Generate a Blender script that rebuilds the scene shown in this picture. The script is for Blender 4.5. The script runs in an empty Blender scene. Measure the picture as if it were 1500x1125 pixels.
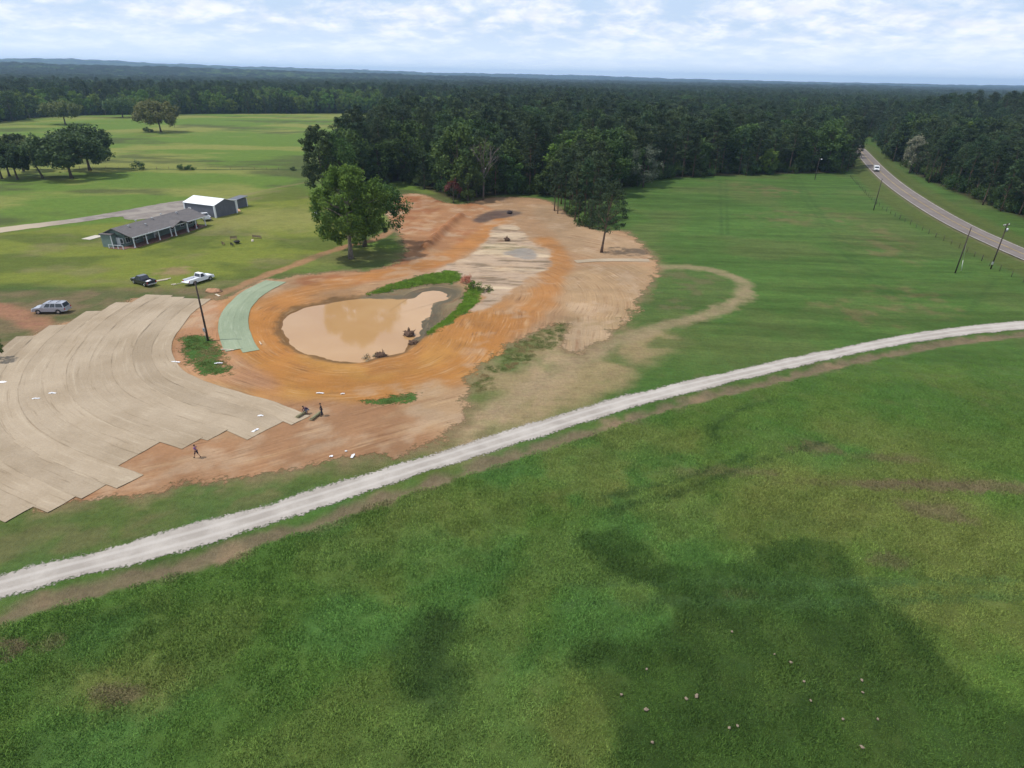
import bpy, bmesh, math, random
import numpy as np
from mathutils import Vector, Matrix

rng = np.random.default_rng(7)
random.seed(7)
S = bpy.context.scene
C = S.collection

# ------------------------------------------------------------------ camera
CAM_H, FPX, HOR_Y, ROLL = 38.0, 890.0, 111.0, math.radians(1.1)
PITCH = math.atan((562.5 - HOR_Y) / FPX)
F_ = np.array([0, math.cos(PITCH), -math.sin(PITCH)])
R0 = np.array([1.0, 0, 0])
U0 = np.array([0, math.sin(PITCH), math.cos(PITCH)])
R_ = math.cos(ROLL) * R0 + math.sin(ROLL) * U0
U_ = -math.sin(ROLL) * R0 + math.cos(ROLL) * U0
cam = bpy.data.cameras.new('camera')
cam.sensor_width = 36
cam.lens = FPX / 1500 * 36
cam.clip_start = 0.5
cam.clip_end = 40000
camo = bpy.data.objects.new('camera', cam)
C.objects.link(camo)
m = Matrix.Identity(4)
for i in range(3):
    m[i][0], m[i][1], m[i][2] = R_[i], U_[i], -F_[i]
m[2][3] = CAM_H
camo.matrix_world = m
S.camera = camo

# ------------------------------------------------------------------ world, sun, exposure
SUN = Vector((-0.46, -0.06, 0.885)).normalized()
SKY_STRENGTH, SUN_STRENGTH = 0.09, 4.0
w = bpy.data.worlds.new('World')
S.world = w
w.use_nodes = True
nt = w.node_tree
nt.nodes.clear()


def N(nt, t, **kw):
    n = nt.nodes.new(t)
    for k, v in kw.items():
        if k.startswith('i_'):
            n.inputs[k[2:].replace('_', ' ')].default_value = v
        else:
            setattr(n, k, v)
    return n


def L(nt, a, b):
    nt.links.new(a, b)


def math_(nt, op, a, b=None, c=None, clamp=False):
    n = nt.nodes.new('ShaderNodeMath')
    n.operation = op
    n.use_clamp = clamp
    for i, v in enumerate((a, b, c)):
        if v is None:
            continue
        if isinstance(v, (int, float)):
            n.inputs[i].default_value = v
        else:
            nt.links.new(v, n.inputs[i])
    return n.outputs[0]


def mixrgb(nt, fac, a, b, blend='MIX'):
    n = nt.nodes.new('ShaderNodeMix')
    n.data_type = 'RGBA'
    n.blend_type = blend
    for i, v in ((0, fac), (6, a), (7, b)):
        if isinstance(v, (int, float)):
            n.inputs[i].default_value = v
        elif isinstance(v, tuple):
            n.inputs[i].default_value = (*v, 1) if len(v) == 3 else v
        else:
            nt.links.new(v, n.inputs[i])
    return n.outputs[2]


def ramp(nt, fac, lo, hi, smooth=True):
    n = nt.nodes.new('ShaderNodeMapRange')
    n.interpolation_type = 'SMOOTHSTEP' if smooth else 'LINEAR'
    n.inputs[1].default_value = lo
    n.inputs[2].default_value = hi
    nt.links.new(fac, n.inputs[0])
    return n.outputs[0]


sky = N(nt, 'ShaderNodeTexSky', sky_type='NISHITA', sun_disc=False)
sky.sun_elevation = math.asin(SUN.z)
sky.sun_rotation = math.atan2(SUN.x, SUN.y)
sky.altitude = 100
sky.air_density = 1.0
sky.dust_density = 0.6
sky.ozone_density = 1.6
tc = N(nt, 'ShaderNodeTexCoord')
sep = N(nt, 'ShaderNodeSeparateXYZ')
L(nt, tc.outputs['Generated'], sep.inputs[0])
zz = math_(nt, 'POWER', math_(nt, 'ADD', math_(nt, 'MAXIMUM', sep.outputs[2], 0.0), 0.055), -0.36)
px = math_(nt, 'MULTIPLY', sep.outputs[0], zz)
py = math_(nt, 'MULTIPLY', sep.outputs[1], zz)
cmb = N(nt, 'ShaderNodeCombineXYZ')
L(nt, px, cmb.inputs[0])
L(nt, py, cmb.inputs[1])
n1 = N(nt, 'ShaderNodeTexNoise', i_Scale=7.5, i_Detail=9.0, i_Roughness=0.60, i_Distortion=0.15)
n2 = N(nt, 'ShaderNodeTexNoise', i_Scale=2.4, i_Detail=4.0, i_Roughness=0.5)
L(nt, cmb.outputs[0], n1.inputs['Vector'])
L(nt, cmb.outputs[0], n2.inputs['Vector'])
dens = math_(nt, 'ADD', math_(nt, 'MULTIPLY', n1.outputs[0], 0.75), math_(nt, 'MULTIPLY', n2.outputs[0], 0.45))
cm = ramp(nt, dens, 0.48, 0.74)
n3 = N(nt, 'ShaderNodeTexNoise', i_Scale=13.0, i_Detail=5.0, i_Roughness=0.6)
L(nt, cmb.outputs[0], n3.inputs['Vector'])
ccol = mixrgb(nt, ramp(nt, n3.outputs[0], 0.35, 0.68), (10.8, 11.2, 12.4), (13.4, 13.4, 13.8))
# pale air between the clouds
veil = mixrgb(nt, 0.72, sky.outputs[0], (8.1, 10.1, 13.3))
cmf = math_(nt, 'MULTIPLY', cm, 0.92)
csky = mixrgb(nt, cmf, veil, ccol)
# thick air low over the land
low = ramp(nt, sep.outputs[2], 0.075, 0.0)
csky = mixrgb(nt, math_(nt, 'MULTIPLY', low, 0.85), csky, (11.0, 12.4, 14.4))
bg = N(nt, 'ShaderNodeBackground', i_Strength=SKY_STRENGTH)
L(nt, csky, bg.inputs[0])
wo = N(nt, 'ShaderNodeOutputWorld')
L(nt, bg.outputs[0], wo.inputs[0])

sun = bpy.data.lights.new('sun', 'SUN')
sun.energy = SUN_STRENGTH
sun.angle = math.radians(0.8)
sun.color = (1.0, 0.955, 0.88)
suno = bpy.data.objects.new('sun', sun)
C.objects.link(suno)
suno.rotation_euler = (-SUN).to_track_quat('-Z', 'Y').to_euler()
suno.location = (0, 0, 200)

S.view_settings.view_transform = 'Standard'
S.view_settings.look = 'None'
S.view_settings.exposure = -0.05
S.view_settings.gamma = 1
S.view_settings.use_curve_mapping = False
try:
    S.cycles.volume_bounces = 2
    S.cycles.max_bounces = 5
    S.cycles.diffuse_bounces = 2
    S.cycles.glossy_bounces = 2
    S.cycles.transparent_max_bounces = 12
    S.cycles.use_denoising = True
except Exception:
    pass


# ------------------------------------------------------------------ small maths
def G(x, y, h=0.0):
    """point on the level z=h that the photograph shows at pixel x,y"""
    d = F_ * FPX + (x - 750) * R_ - (y - 562.5) * U_
    t = (h - CAM_H) / d[2]
    return np.array([d[0] * t, d[1] * t])


def GP(pts, h=0.0):
    return np.array([G(x, y, h) for x, y in pts])


def sm(a, b, x):
    t = np.clip((x - a) / (b - a), 0, 1)
    return t * t * (3 - 2 * t)


def _hash(ix, iy, seed):
    h = (ix.astype(np.int64) * 374761393 + iy.astype(np.int64) * 668265263 + seed * 1442695041) & 0xFFFFFFFF
    h = ((h ^ (h >> 13)) * 1274126177) & 0xFFFFFFFF
    h = h ^ (h >> 16)
    return (h & 0xFFFF) / 65535.0


def vnoise(x, y, seed=0):
    ix, iy = np.floor(x), np.floor(y)
    fx, fy = x - ix, y - iy
    fx, fy = fx * fx * (3 - 2 * fx), fy * fy * (3 - 2 * fy)
    a, b = _hash(ix, iy, seed), _hash(ix + 1, iy, seed)
    c, d = _hash(ix, iy + 1, seed), _hash(ix + 1, iy + 1, seed)
    return (a + (b - a) * fx) * (1 - fy) + (c + (d - c) * fx) * fy


def fbm(x, y, scale, octv=4, seed=0, rough=0.5):
    s, amp, tot = 0, 1.0, 0
    ca, sa = math.cos(0.6), math.sin(0.6)
    x, y = x / scale, y / scale
    for o in range(octv):
        s = s + amp * vnoise(x, y, seed + 17 * o)
        tot += amp
        amp *= rough
        x, y = (x * ca - y * sa) * 2.03 + 5.1, (x * sa + y * ca) * 2.03 + 3.7
    return s / tot


def seg_dist(x, y, a, b):
    ab = b - a
    l2 = max(ab @ ab, 1e-9)
    t = np.clip(((x - a[0]) * ab[0] + (y - a[1]) * ab[1]) / l2, 0, 1)
    return np.hypot(x - a[0] - t * ab[0], y - a[1] - t * ab[1]), t


def smooth_poly(P, n=2, closed=True):
    P = np.asarray(P, float)
    for _ in range(n):
        Q = np.roll(P, -1, 0) if closed else P[1:]
        A = P if closed else P[:-1]
        Z = np.empty((2 * len(A), 2))
        Z[0::2] = A * 0.75 + Q * 0.25
        Z[1::2] = A * 0.25 + Q * 0.75
        if not closed:
            Z = np.vstack([P[:1], Z, P[-1:]])
        P = Z
    return P


def sdf(x, y, P, margin=40.0):
    """signed distance to polygon P, negative inside"""
    x, y = np.asarray(x, float), np.asarray(y, float)
    margin = float(margin)
    out = np.full(x.shape, margin)
    lo, hi = P.min(0) - margin, P.max(0) + margin
    k = (x > lo[0]) & (x < hi[0]) & (y > lo[1]) & (y < hi[1])
    if not k.any():
        return out
    xs, ys = x[k], y[k]
    d = np.full(xs.shape, 1e9)
    ins = np.zeros(xs.shape, bool)
    for i in range(len(P)):
        a, b = P[i], P[(i + 1) % len(P)]
        e, _ = seg_dist(xs, ys, a, b)
        d = np.minimum(d, e)
        if a[1] != b[1]:
            c = ((a[1] > ys) != (b[1] > ys)) & (xs < (b[0] - a[0]) * (ys - a[1]) / (b[1] - a[1]) + a[0])
            ins ^= c
    out[k] = np.minimum(np.where(ins, -d, d), margin)
    return out


def pdist(x, y, P, margin=40.0):
    """distance to an open polyline and arc length of the nearest point"""
    x, y = np.asarray(x, float), np.asarray(y, float)
    margin = float(margin)
    out, arc = np.full(x.shape, margin), np.zeros(x.shape)
    lo, hi = P.min(0) - margin, P.max(0) + margin
    k = (x > lo[0]) & (x < hi[0]) & (y > lo[1]) & (y < hi[1])
    if not k.any():
        return out, arc
    xs, ys = x[k], y[k]
    d, s, acc = np.full(xs.shape, 1e9), np.zeros(xs.shape), 0.0
    for i in range(len(P) - 1):
        e, t = seg_dist(xs, ys, P[i], P[i + 1])
        ln = np.hypot(*(P[i + 1] - P[i]))
        u = e < d
        d = np.where(u, e, d)
        s = np.where(u, acc + t * ln, s)
        acc += ln
    out[k] = np.minimum(d, margin)
    arc[k] = s
    return out, arc


# ------------------------------------------------------------------ outlines read off the photograph, laid on the ground
WATER_Z = -0.75
POND = smooth_poly(GP([(410, 483), (415, 467), (433, 455), (460, 448), (500, 440), (533, 437), (567, 436), (598, 438),
                       (606, 431), (622, 425), (647, 424), (666, 430), (655, 440), (636, 444), (634, 460), (627, 473),
                       (613, 489), (602, 507), (588, 520), (550, 526), (527, 532), (500, 532), (467, 524), (440, 516),
                       (422, 503)], WATER_Z), 2)
MUD = smooth_poly(GP([(520, 436), (545, 430), (583, 421), (633, 414), (673, 416), (685, 433), (677, 455), (653, 472),
                      (625, 492), (606, 508), (600, 470), (600, 440), (560, 440)], -0.4), 2)
POND_GRASS_A = smooth_poly(GP([(530, 431), (560, 421), (600, 410), (640, 400), (668, 396), (676, 408), (668, 414),
                               (630, 414), (590, 420), (555, 428)], -0.2), 1)
POND_GRASS_B = smooth_poly(GP([(684, 420), (704, 424), (703, 442), (690, 456), (665, 470), (640, 486), (626, 492),
                               (640, 474), (664, 458), (680, 440)], -0.3), 1)
ISLAND = smooth_poly(GP([(264, 500), (277, 489), (300, 492), (318, 508), (334, 540), (338, 551), (310, 553), (283, 535),
                         (268, 515)]), 1)
TUFT = smooth_poly(GP([(535, 588), (565, 584), (585, 578), (608, 577), (600, 586), (570, 591), (545, 592)]), 1)
PATCH_R = smooth_poly(GP([(690, 560), (730, 525), (770, 497), (812, 478), (830, 470), (826, 492), (815, 510), (790, 520),
                          (740, 545), (705, 575)]), 1)
SOIL = smooth_poly(GP([(60, 745), (114, 735), (163, 725), (238, 724), (275, 713), (359, 701), (420, 692), (467, 678),
                       (537, 670), (607, 662), (653, 640), (676, 620), (684, 590), (684, 562), (700, 536), (733, 513),
                       (767, 494), (800, 480), (822, 468), (830, 490), (826, 515), (850, 520), (880, 500), (915, 475),
                       (936, 440), (950, 415), (966, 386), (938, 357), (916, 337), (890, 340), (868, 337), (844, 325),
                       (830, 311), (812, 300), (796, 291), (748, 288), (712, 289), (690, 298), (660, 299), (640, 293),
                       (616, 283), (590, 284), (566, 292), (566, 312), (578, 332), (592, 352), (598, 372), (575, 388),
                       (545, 397), (500, 397), (440, 402), (410, 409), (388, 409), (360, 422), (330, 440), (306, 438),
                       (262, 455), (215, 432), (165, 452), (90, 476), (30, 500), (-20, 560), (-60, 700)]), 1)
SANDWASH = smooth_poly(GP([(624, 402), (657, 386), (697, 371), (721, 341), (727, 329), (758, 328), (766, 343), (784, 357),
                           (804, 362), (810, 381), (799, 395), (773, 407), (749, 426), (721, 447), (697, 457),
                           (688, 452), (706, 440), (704, 424), (680, 412), (664, 398)]), 1)
RAMP_R = smooth_poly(GP([(838, 388), (960, 386), (948, 416), (930, 450), (900, 486), (866, 512), (832, 520), (824, 500),
                         (832, 470), (822, 440)]), 1)
LANE = GP([(586, 330), (548, 350), (505, 360), (470, 372), (430, 388), (392, 402), (350, 420), (312, 436)])
ASH = smooth_poly(GP([(692, 324), (704, 314), (722, 306), (745, 307), (768, 311), (750, 317), (722, 321), (706, 326)]), 1)
PUDDLE = smooth_poly(GP([(735, 370), (752, 364), (770, 361), (785, 366), (788, 377), (770, 379), (755, 374)]), 1)
LOOP = smooth_poly(GP([(930, 398), (960, 391), (1004, 390), (1050, 397), (1086, 410), (1094, 424), (1080, 441),
                       (1045, 457), (1005, 469), (960, 480), (915, 496), (860, 522), (800, 556), (735, 600)]), 2, False)
GRAVEL_U = [(-420, 950), (-200, 895), (0, 845), (100, 820), (233, 784), (350, 752), (467, 717), (583, 681), (700, 645),
            (800, 614), (900, 585), (1000, 560), (1100, 537), (1200, 514), (1300, 493), (1400, 478), (1500, 469), (1640, 458), (1800, 450)]
GRAVEL_L = [(-420, 990), (-200, 930), (0, 878), (140, 840), (280, 805), (420, 761), (560, 713), (700, 668), (800, 637),
            (900, 606), (1000, 578), (1100, 553), (1200, 528), (1300, 506), (1400, 490), (1500, 481), (1640, 470), (1800, 461)]
GRAVEL = np.vstack([smooth_poly(GP(GRAVEL_U), 2, False), smooth_poly(GP(GRAVEL_L), 2, False)[::-1]])
_gl = smooth_poly(GP(GRAVEL_L), 2, False)
DITCH = _gl + np.array([0.4, -1.9])
GRAVEL_C = (smooth_poly(GP(GRAVEL_U), 2, False)[::2] [:40])
ROAD_Lp = [(1244, 214), (1256, 226), (1266, 238), (1280, 254), (1304, 276), (1340, 302), (1380, 328), (1420, 350), (1460, 368), (1500, 385),
           (1600, 428), (1750, 490), (2000, 600)]
ROAD_Rp = [(1256, 210), (1267, 221), (1277, 232), (1290, 246), (1312, 266), (1340, 286), (1380, 310), (1420, 331), (1460, 349), (1500, 368),
           (1600, 407), (1750, 464), (2000, 565)]
ROAD_Lw = smooth_poly(GP(ROAD_Lp), 2, False)
ROAD_Rw = smooth_poly(GP(ROAD_Rp), 2, False)
ROAD_C = (ROAD_Lw + ROAD_Rw) / 2
DRIVE = smooth_poly(GP([(-260, 366), (-120, 351), (0, 334), (70, 326), (130, 318), (191, 307), (237, 298), (270, 293), (300, 292), (312, 300),
                        (300, 316), (280, 318), (240, 318), (200, 322), (182, 322), (180, 316), (130, 324), (70, 332), (0, 341),
                        (-120, 359), (-260, 374)]), 1)
OPEN = GP([(-900, 245), (-500, 208), (-200, 191), (0, 181), (64, 172), (118, 168.6), (199, 168), (400, 166.5), (560, 166), (604, 169),
           (562, 200), (516, 245), (478, 284), (520, 290), (560, 274), (585, 268), (604, 275), (640, 289), (680, 297), (720, 290),
           (760, 285), (800, 288), (850, 296), (900, 290), (928, 276), (968, 264), (1060, 259), (1180, 255), (1236, 254),
           (1262, 246), (1250, 228), (1238, 216), (1250, 200), (1272, 203), (1286, 222), (1306, 238), (1340, 260), (1380, 280),
           (1440, 304), (1500, 326), (1600, 362), (1800, 430), (2300, 600), (2300, 1600), (-1100, 1600)])
STRAW = GP([(218, 430), (310, 440), (283, 457), (260, 483), (250, 507), (252, 527), (267, 547), (300, 562), (350, 577),
            (400, 589), (433, 602), (453, 610), (437, 627), (400, 626), (367, 648), (323, 641), (265, 658), (237, 649),
            (217, 662), (185, 685), (213, 698), (187, 713), (163, 714), (117, 733), (60, 752), (0, 762), (-110, 792), (-190, 760),
            (-190, 560), (-60, 527), (8, 523), (40, 493), (60, 493), (80, 476), (96, 475), (116, 461), (133, 461), (140, 457),
            (157, 455), (173, 445), (190, 443)])
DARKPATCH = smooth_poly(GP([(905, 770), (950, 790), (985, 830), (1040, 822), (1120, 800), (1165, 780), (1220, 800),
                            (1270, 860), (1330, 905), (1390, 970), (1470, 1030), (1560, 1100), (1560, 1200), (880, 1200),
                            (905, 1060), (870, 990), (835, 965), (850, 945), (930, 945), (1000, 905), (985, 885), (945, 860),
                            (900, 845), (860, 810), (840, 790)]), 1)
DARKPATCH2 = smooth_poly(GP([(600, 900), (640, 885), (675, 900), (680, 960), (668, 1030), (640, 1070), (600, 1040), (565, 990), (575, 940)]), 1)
LAWN = smooth_poly(GP([(-60, 345), (130, 330), (200, 325), (330, 296), (440, 268), (470, 300), (540, 345), (470, 372), (400, 398),
                       (330, 425), (240, 424), (150, 424), (0, 418), (-100, 415)]), 1)

CARVE_RIDGE = GP([(622, 364), (640, 346), (660, 328), (676, 316)])


def far_hills(x, y):
    d = np.hypot(x, y)
    az = np.degrees(np.arctan2(x, y))
    h = sm(700, 2600, d) * (fbm(x, y, 900, 3, 31) - 0.5) * 15
    # nearer low swells and the long ridge on the skyline
    top = np.interp(az, [-60, -40, -33, -22, -10, 0, 12, 24, 40, 60], [80, 84, 88, 62, 44, 34, 24, 16, 20, 22])
    top = top + (fbm(az * 1.0, d * 0 + 3.0, 2.2, 4, 5) - 0.5) * 15
    h = h + np.exp(-((d - 8200) / 1500) ** 2) * top
    top2 = np.interp(az, [-60, -38, -20, -4, 10, 60], [30, 32, 20, 12, 2, 0]) + (fbm(az, d * 0 + 9.0, 3.0, 3, 8) - 0.5) * 8
    h = h + np.exp(-((d - 3600) / 700) ** 2) * top2
    k = G(1462, 150)
    k = k / np.hypot(*k) * 620
    h = h + 12.5 * np.exp(-(((x - k[0]) / 55) ** 2 + ((y - k[1]) / 70) ** 2))
    return h


def zfun(x, y, small=True):
    x, y = np.asarray(x, float), np.asarray(y, float)
    d = np.hypot(x, y)
    z = (fbm(x, y, 75, 3, 3) - 0.5) * 0.9 * sm(18, 60, d)
    z = z * (1 - 0.0 * d)
    sp = sdf(x, y, POND, 30)
    near = sm(22, 7, sp)
    z = z * (1 - near)
    n = (fbm(x, y, 3.2, 3, 11) - 0.5)
    bank = np.interp(sp, [-9, -2.5, 0, 1.2, 3.0, 7.5, 30], [-1.9, -1.15, WATER_Z, WATER_Z + 0.42, -0.22, 0.0, 0.0])
    md = sm(0.5, -1.5, sdf(x, y, MUD, 20))
    bank_m = np.interp(sp, [-9, -2.5, 0, 3, 8, 30], [-1.9, -0.98, WATER_Z, WATER_Z + 0.12, -0.3, 0.0])
    z = z + bank * (1 - md) + bank_m * md + n * 0.22 * sm(9, 0, np.abs(sp - 0.5))
    g, _ = pdist(x, y, DITCH, 14)
    z = z - 0.38 * np.exp(-(g / 0.9) ** 2)
    r, _ = pdist(x, y, CARVE_RIDGE, 14)
    z = z + 1.15 * np.exp(-(r / 1.3) ** 2) * (0.6 + 0.9 * fbm(x, y, 2.2, 3, 71))
    r, _ = pdist(x, y, ROAD_C, 26)
    z = z * sm(4, 14, r) + 0.35 * sm(12, 4, r) - 0.45 * np.exp(-((r - 8.5) / 1.8) ** 2)
    z = z + far_hills(x, y)
    if small:
        z = z + (fbm(x, y, 1.9, 3, 41) - 0.5) * 0.16 * sm(16, 20, d)
    return z


def zat(x, y):
    return float(zfun(np.array([x]), np.array([y]))[0])


def on(px_, py_, dz=0.0):
    """where a thing stands whose foot the photograph shows at a pixel"""
    p = G(px_, py_)
    for _ in range(3):
        p = G(px_, py_, zat(*p))
    return Vector((p[0], p[1], zat(*p) + dz))


# ------------------------------------------------------------------ mesh helpers
def mesh_np(name, V, Fq, mats=(), smooth=False, attrs=None, midx=None):
    me = bpy.data.meshes.new(name)
    V = np.asarray(V, np.float32)
    Fq = np.asarray(Fq, np.int32)
    k = Fq.shape[1]
    me.vertices.add(len(V))
    me.vertices.foreach_set('co', V.ravel())
    me.loops.add(Fq.size)
    me.loops.foreach_set('vertex_index', Fq.ravel())
    me.polygons.add(len(Fq))
    me.polygons.foreach_set('loop_start', np.arange(0, Fq.size, k, dtype=np.int32))
    try:
        me.polygons.foreach_set('loop_total', np.full(len(Fq), k, np.int32))
    except Exception:
        pass
    for mt in mats:
        me.materials.append(mt)
    if midx is not None:
        me.polygons.foreach_set('material_index', np.asarray(midx, np.int32))
    me.polygons.foreach_set('use_smooth', np.full(len(Fq), bool(smooth)))
    for nm, (ty, data) in (attrs or {}).items():
        dom = 'POINT' if len(data) == len(V) else 'FACE'
        a = me.attributes.new(nm, ty, dom)
        data = np.asarray(data, np.float32)
        if ty == 'FLOAT_COLOR':
            if data.shape[1] == 3:
                data = np.hstack([data, np.ones((len(data), 1), np.float32)])
            a.data.foreach_set('color', data.ravel())
        elif ty == 'FLOAT_VECTOR':
            a.data.foreach_set('vector', data.ravel())
        else:
            a.data.foreach_set('value', data.ravel())
    me.update(calc_edges=True)
    me.validate()
    return me


class MB:
    """collects shapes, then links them as one mesh object"""

    def __init__(s):
        s.v, s.f, s.sm = [], [], []

    def add(s, vs, fs, smooth=False):
        o = len(s.v)
        s.v += [tuple(v) for v in vs]
        s.f += [tuple(i + o for i in f) for f in fs]
        s.sm += [smooth] * len(fs)
        return s

    def box(s, c, d, rz=0.0, taper=(1, 1)):
        x, y, z = d[0] / 2, d[1] / 2, d[2] / 2
        vs = []
        for sz in (-1, 1):
            tx, ty = taper if sz > 0 else (1, 1)
            for sx, sy in ((-1, -1), (1, -1), (1, 1), (-1, 1)):
                a, b = sx * x * tx, sy * y * ty
                vs.append((c[0] + a * math.cos(rz) - b * math.sin(rz), c[1] + a * math.sin(rz) + b * math.cos(rz), c[2] + sz * z))
        return s.add(vs, [(0, 3, 2, 1), (4, 5, 6, 7), (0, 1, 5, 4), (1, 2, 6, 5), (2, 3, 7, 6), (3, 0, 4, 7)])

    def tube(s, pts, rad, n=8, cap=True, smooth=True):
        pts = [Vector(p) for p in pts]
        if not hasattr(rad, '__len__'):
            rad = [rad] * len(pts)
        vs, fs = [], []
        up = Vector((0.13, 0.31, 0.94))
        for i, p in enumerate(pts):
            t = (pts[min(i + 1, len(pts) - 1)] - pts[max(i - 1, 0)]).normalized()
            a = t.cross(up)
            if a.length < 0.05:
                a = t.cross(Vector((1, 0, 0)))
            a.normalize()
            b = t.cross(a)
            for k in range(n):
                an = 2 * math.pi * k / n
                vs.append(p + (a * math.cos(an) + b * math.sin(an)) * rad[i])
        for i in range(len(pts) - 1):
            for k in range(n):
                fs.append((i * n + k, i * n + (k + 1) % n, (i + 1) * n + (k + 1) % n, (i + 1) * n + k))
        s.add(vs, fs, smooth)
        if cap:
            s.f += [tuple(len(s.v) - len(vs) + k for k in reversed(range(n))), tuple(len(s.v) - n + k for k in range(n))]
            s.sm += [False, False]
        return s

    def prism(s, prof, y0, y1, inset=0.0):
        """profile in x,z pulled along y"""
        n = len(prof)
        vs = [(p[0], y0, p[1]) for p in prof] + [(p[0], y1, p[1]) for p in prof]
        fs = [tuple(range(n)), tuple(reversed(range(n, 2 * n)))]
        fs += [(i, i + n, (i + 1) % n + n, (i + 1) % n) for i in range(n)]
        return s.add(vs, fs)

    def quad(s, a, b, c, d):
        return s.add([a, b, c, d], [(0, 1, 2, 3)])

    def blob(s, c, r, seed=0, rough=0.25, nu=10, nv=7):
        rr = random.Random(seed)
        vs, fs = [], []
        for j in range(nv + 1):
            for i in range(nu):
                th, ph = math.pi * j / nv, 2 * math.pi * i / nu
                k = 1 + rough * (rr.random() - 0.5) * 2
                vs.append((c[0] + r[0] * k * math.sin(th) * math.cos(ph), c[1] + r[1] * k * math.sin(th) * math.sin(ph), c[2] + r[2] * k * math.cos(th)))
        for j in range(nv):
            for i in range(nu):
                fs.append((j * nu + i, j * nu + (i + 1) % nu, (j + 1) * nu + (i + 1) % nu, (j + 1) * nu + i))
        return s.add(vs, fs, True)

    def mesh(s, name, mat, bevel=0.0):
        me = bpy.data.meshes.new(name)
        me.from_pydata(s.v, [], s.f)
        if bevel:
            bm = bmesh.new()
            bm.from_mesh(me)
            bmesh.ops.remove_doubles(bm, verts=bm.verts, dist=1e-4)
            bmesh.ops.recalc_face_normals(bm, faces=bm.faces)
            ed = [e for e in bm.edges if e.is_manifold and e.calc_face_angle(0) > 0.5]
            bmesh.ops.bevel(bm, geom=ed, offset=bevel, segments=2, affect='EDGES', profile=0.6)
            bm.to_mesh(me)
            bm.free()
        else:
            me.polygons.foreach_set('use_smooth', s.sm)
            bm = bmesh.new()
            bm.from_mesh(me)
            bmesh.ops.recalc_face_normals(bm, faces=bm.faces)
            bm.to_mesh(me)
            bm.free()
        me.materials.append(mat)
        return me

    def build(s, name, mat, parent=None, bevel=0.0):
        return obj(name, s.mesh(name, mat, bevel), parent)


def obj(name, me, parent=None):
    o = bpy.data.objects.new(name, me)
    C.objects.link(o)
    if parent is not None:
        o.parent = parent
    return o


def tag(o, label, cat, group=None):
    o['label'] = label
    o['category'] = cat
    if group:
        o['group'] = group
    return o


def thing(name, label, cat, loc=(0, 0, 0), rz=0.0, group=None):
    o = bpy.data.objects.new(name, None)
    C.objects.link(o)
    o.empty_display_size = 0.3
    o.location = loc
    o.rotation_euler = (0, 0, rz)
    return tag(o, label, cat, group)


def copy_tree(o, parent=None):
    c = o.copy()
    C.objects.link(c)
    c.parent = parent
    for ch in list(o.children):
        copy_tree(ch, c)
    return c


# ------------------------------------------------------------------ materials
def new_mat(name):
    mt = bpy.data.materials.new(name)
    mt.use_nodes = True
    nt = mt.node_tree
    b = nt.nodes['Principled BSDF']
    b.inputs['Specular IOR Level'].default_value = 0.25
    return mt, nt, b


def plain(name, col, rough=0.7, metal=0.0, noise=0.18, scale=6.0, spec=0.3, coat=0.0):
    mt, nt, b = new_mat(name)
    t = N(nt, 'ShaderNodeTexCoord')
    n = N(nt, 'ShaderNodeTexNoise', i_Scale=scale, i_Detail=5.0, i_Roughness=0.6)
    L(nt, t.outputs['Object'], n.inputs['Vector'])
    f = ramp(nt, n.outputs[0], 0.3, 0.7)
    c0 = tuple(c * (1 - noise) for c in col)
    c1 = tuple(min(1, c * (1 + noise)) for c in col)
    L(nt, mixrgb(nt, f, c0, c1), b.inputs['Base Color'])
    b.inputs['Roughness'].default_value = rough
    b.inputs['Metallic'].default_value = metal
    b.inputs['Specular IOR Level'].default_value = spec
    b.inputs['Coat Weight'].default_value = coat
    return mt


def leaf_mat(name, ca, cb, trans=0.25, spread=0.35):
    """foliage: colour between ca and cb by leaf clump, then a little by tree"""
    mt, nt, b = new_mat(name)
    a = N(nt, 'ShaderNodeAttribute', attribute_name='tint')
    oi = N(nt, 'ShaderNodeObjectInfo')
    c = mixrgb(nt, a.outputs['Fac'], ca, cb)
    hsv = N(nt, 'ShaderNodeHueSaturation')
    L(nt, c, hsv.inputs['Color'])
    v = math_(nt, 'ADD', math_(nt, 'MULTIPLY', oi.outputs['Random'], spread), 1 - spread / 2)
    L(nt, v, hsv.inputs['Value'])
    wn = N(nt, 'ShaderNodeTexWhiteNoise', noise_dimensions='1D')
    L(nt, oi.outputs['Random'], wn.inputs['W'])
    L(nt, math_(nt, 'ADD', math_(nt, 'MULTIPLY', wn.outputs['Value'], 0.05), 0.475), hsv.inputs['Hue'])
    L(nt, hsv.outputs[0], b.inputs['Base Color'])
    b.inputs['Roughness'].default_value = 0.62
    b.inputs['Specular IOR Level'].default_value = 0.12
    tr = N(nt, 'ShaderNodeBsdfTranslucent')
    L(nt, hsv.outputs[0], tr.inputs[0])
    mx = N(nt, 'ShaderNodeMixShader')
    mx.inputs[0].default_value = trans
    L(nt, b.outputs[0], mx.inputs[1])
    L(nt, tr.outputs[0], mx.inputs[2])
    L(nt, mx.outputs[0], nt.nodes['Material Output'].inputs[0])
    return mt


def pos_noise(nt, scale, detail=4.0, rough=0.55, vec=None):
    n = N(nt, 'ShaderNodeTexNoise', i_Scale=scale, i_Detail=detail, i_Roughness=rough)
    if vec is None:
        g = N(nt, 'ShaderNodeNewGeometry')
        vec = g.outputs['Position']
    L(nt, vec, n.inputs['Vector'])
    return n.outputs[0]


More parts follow.
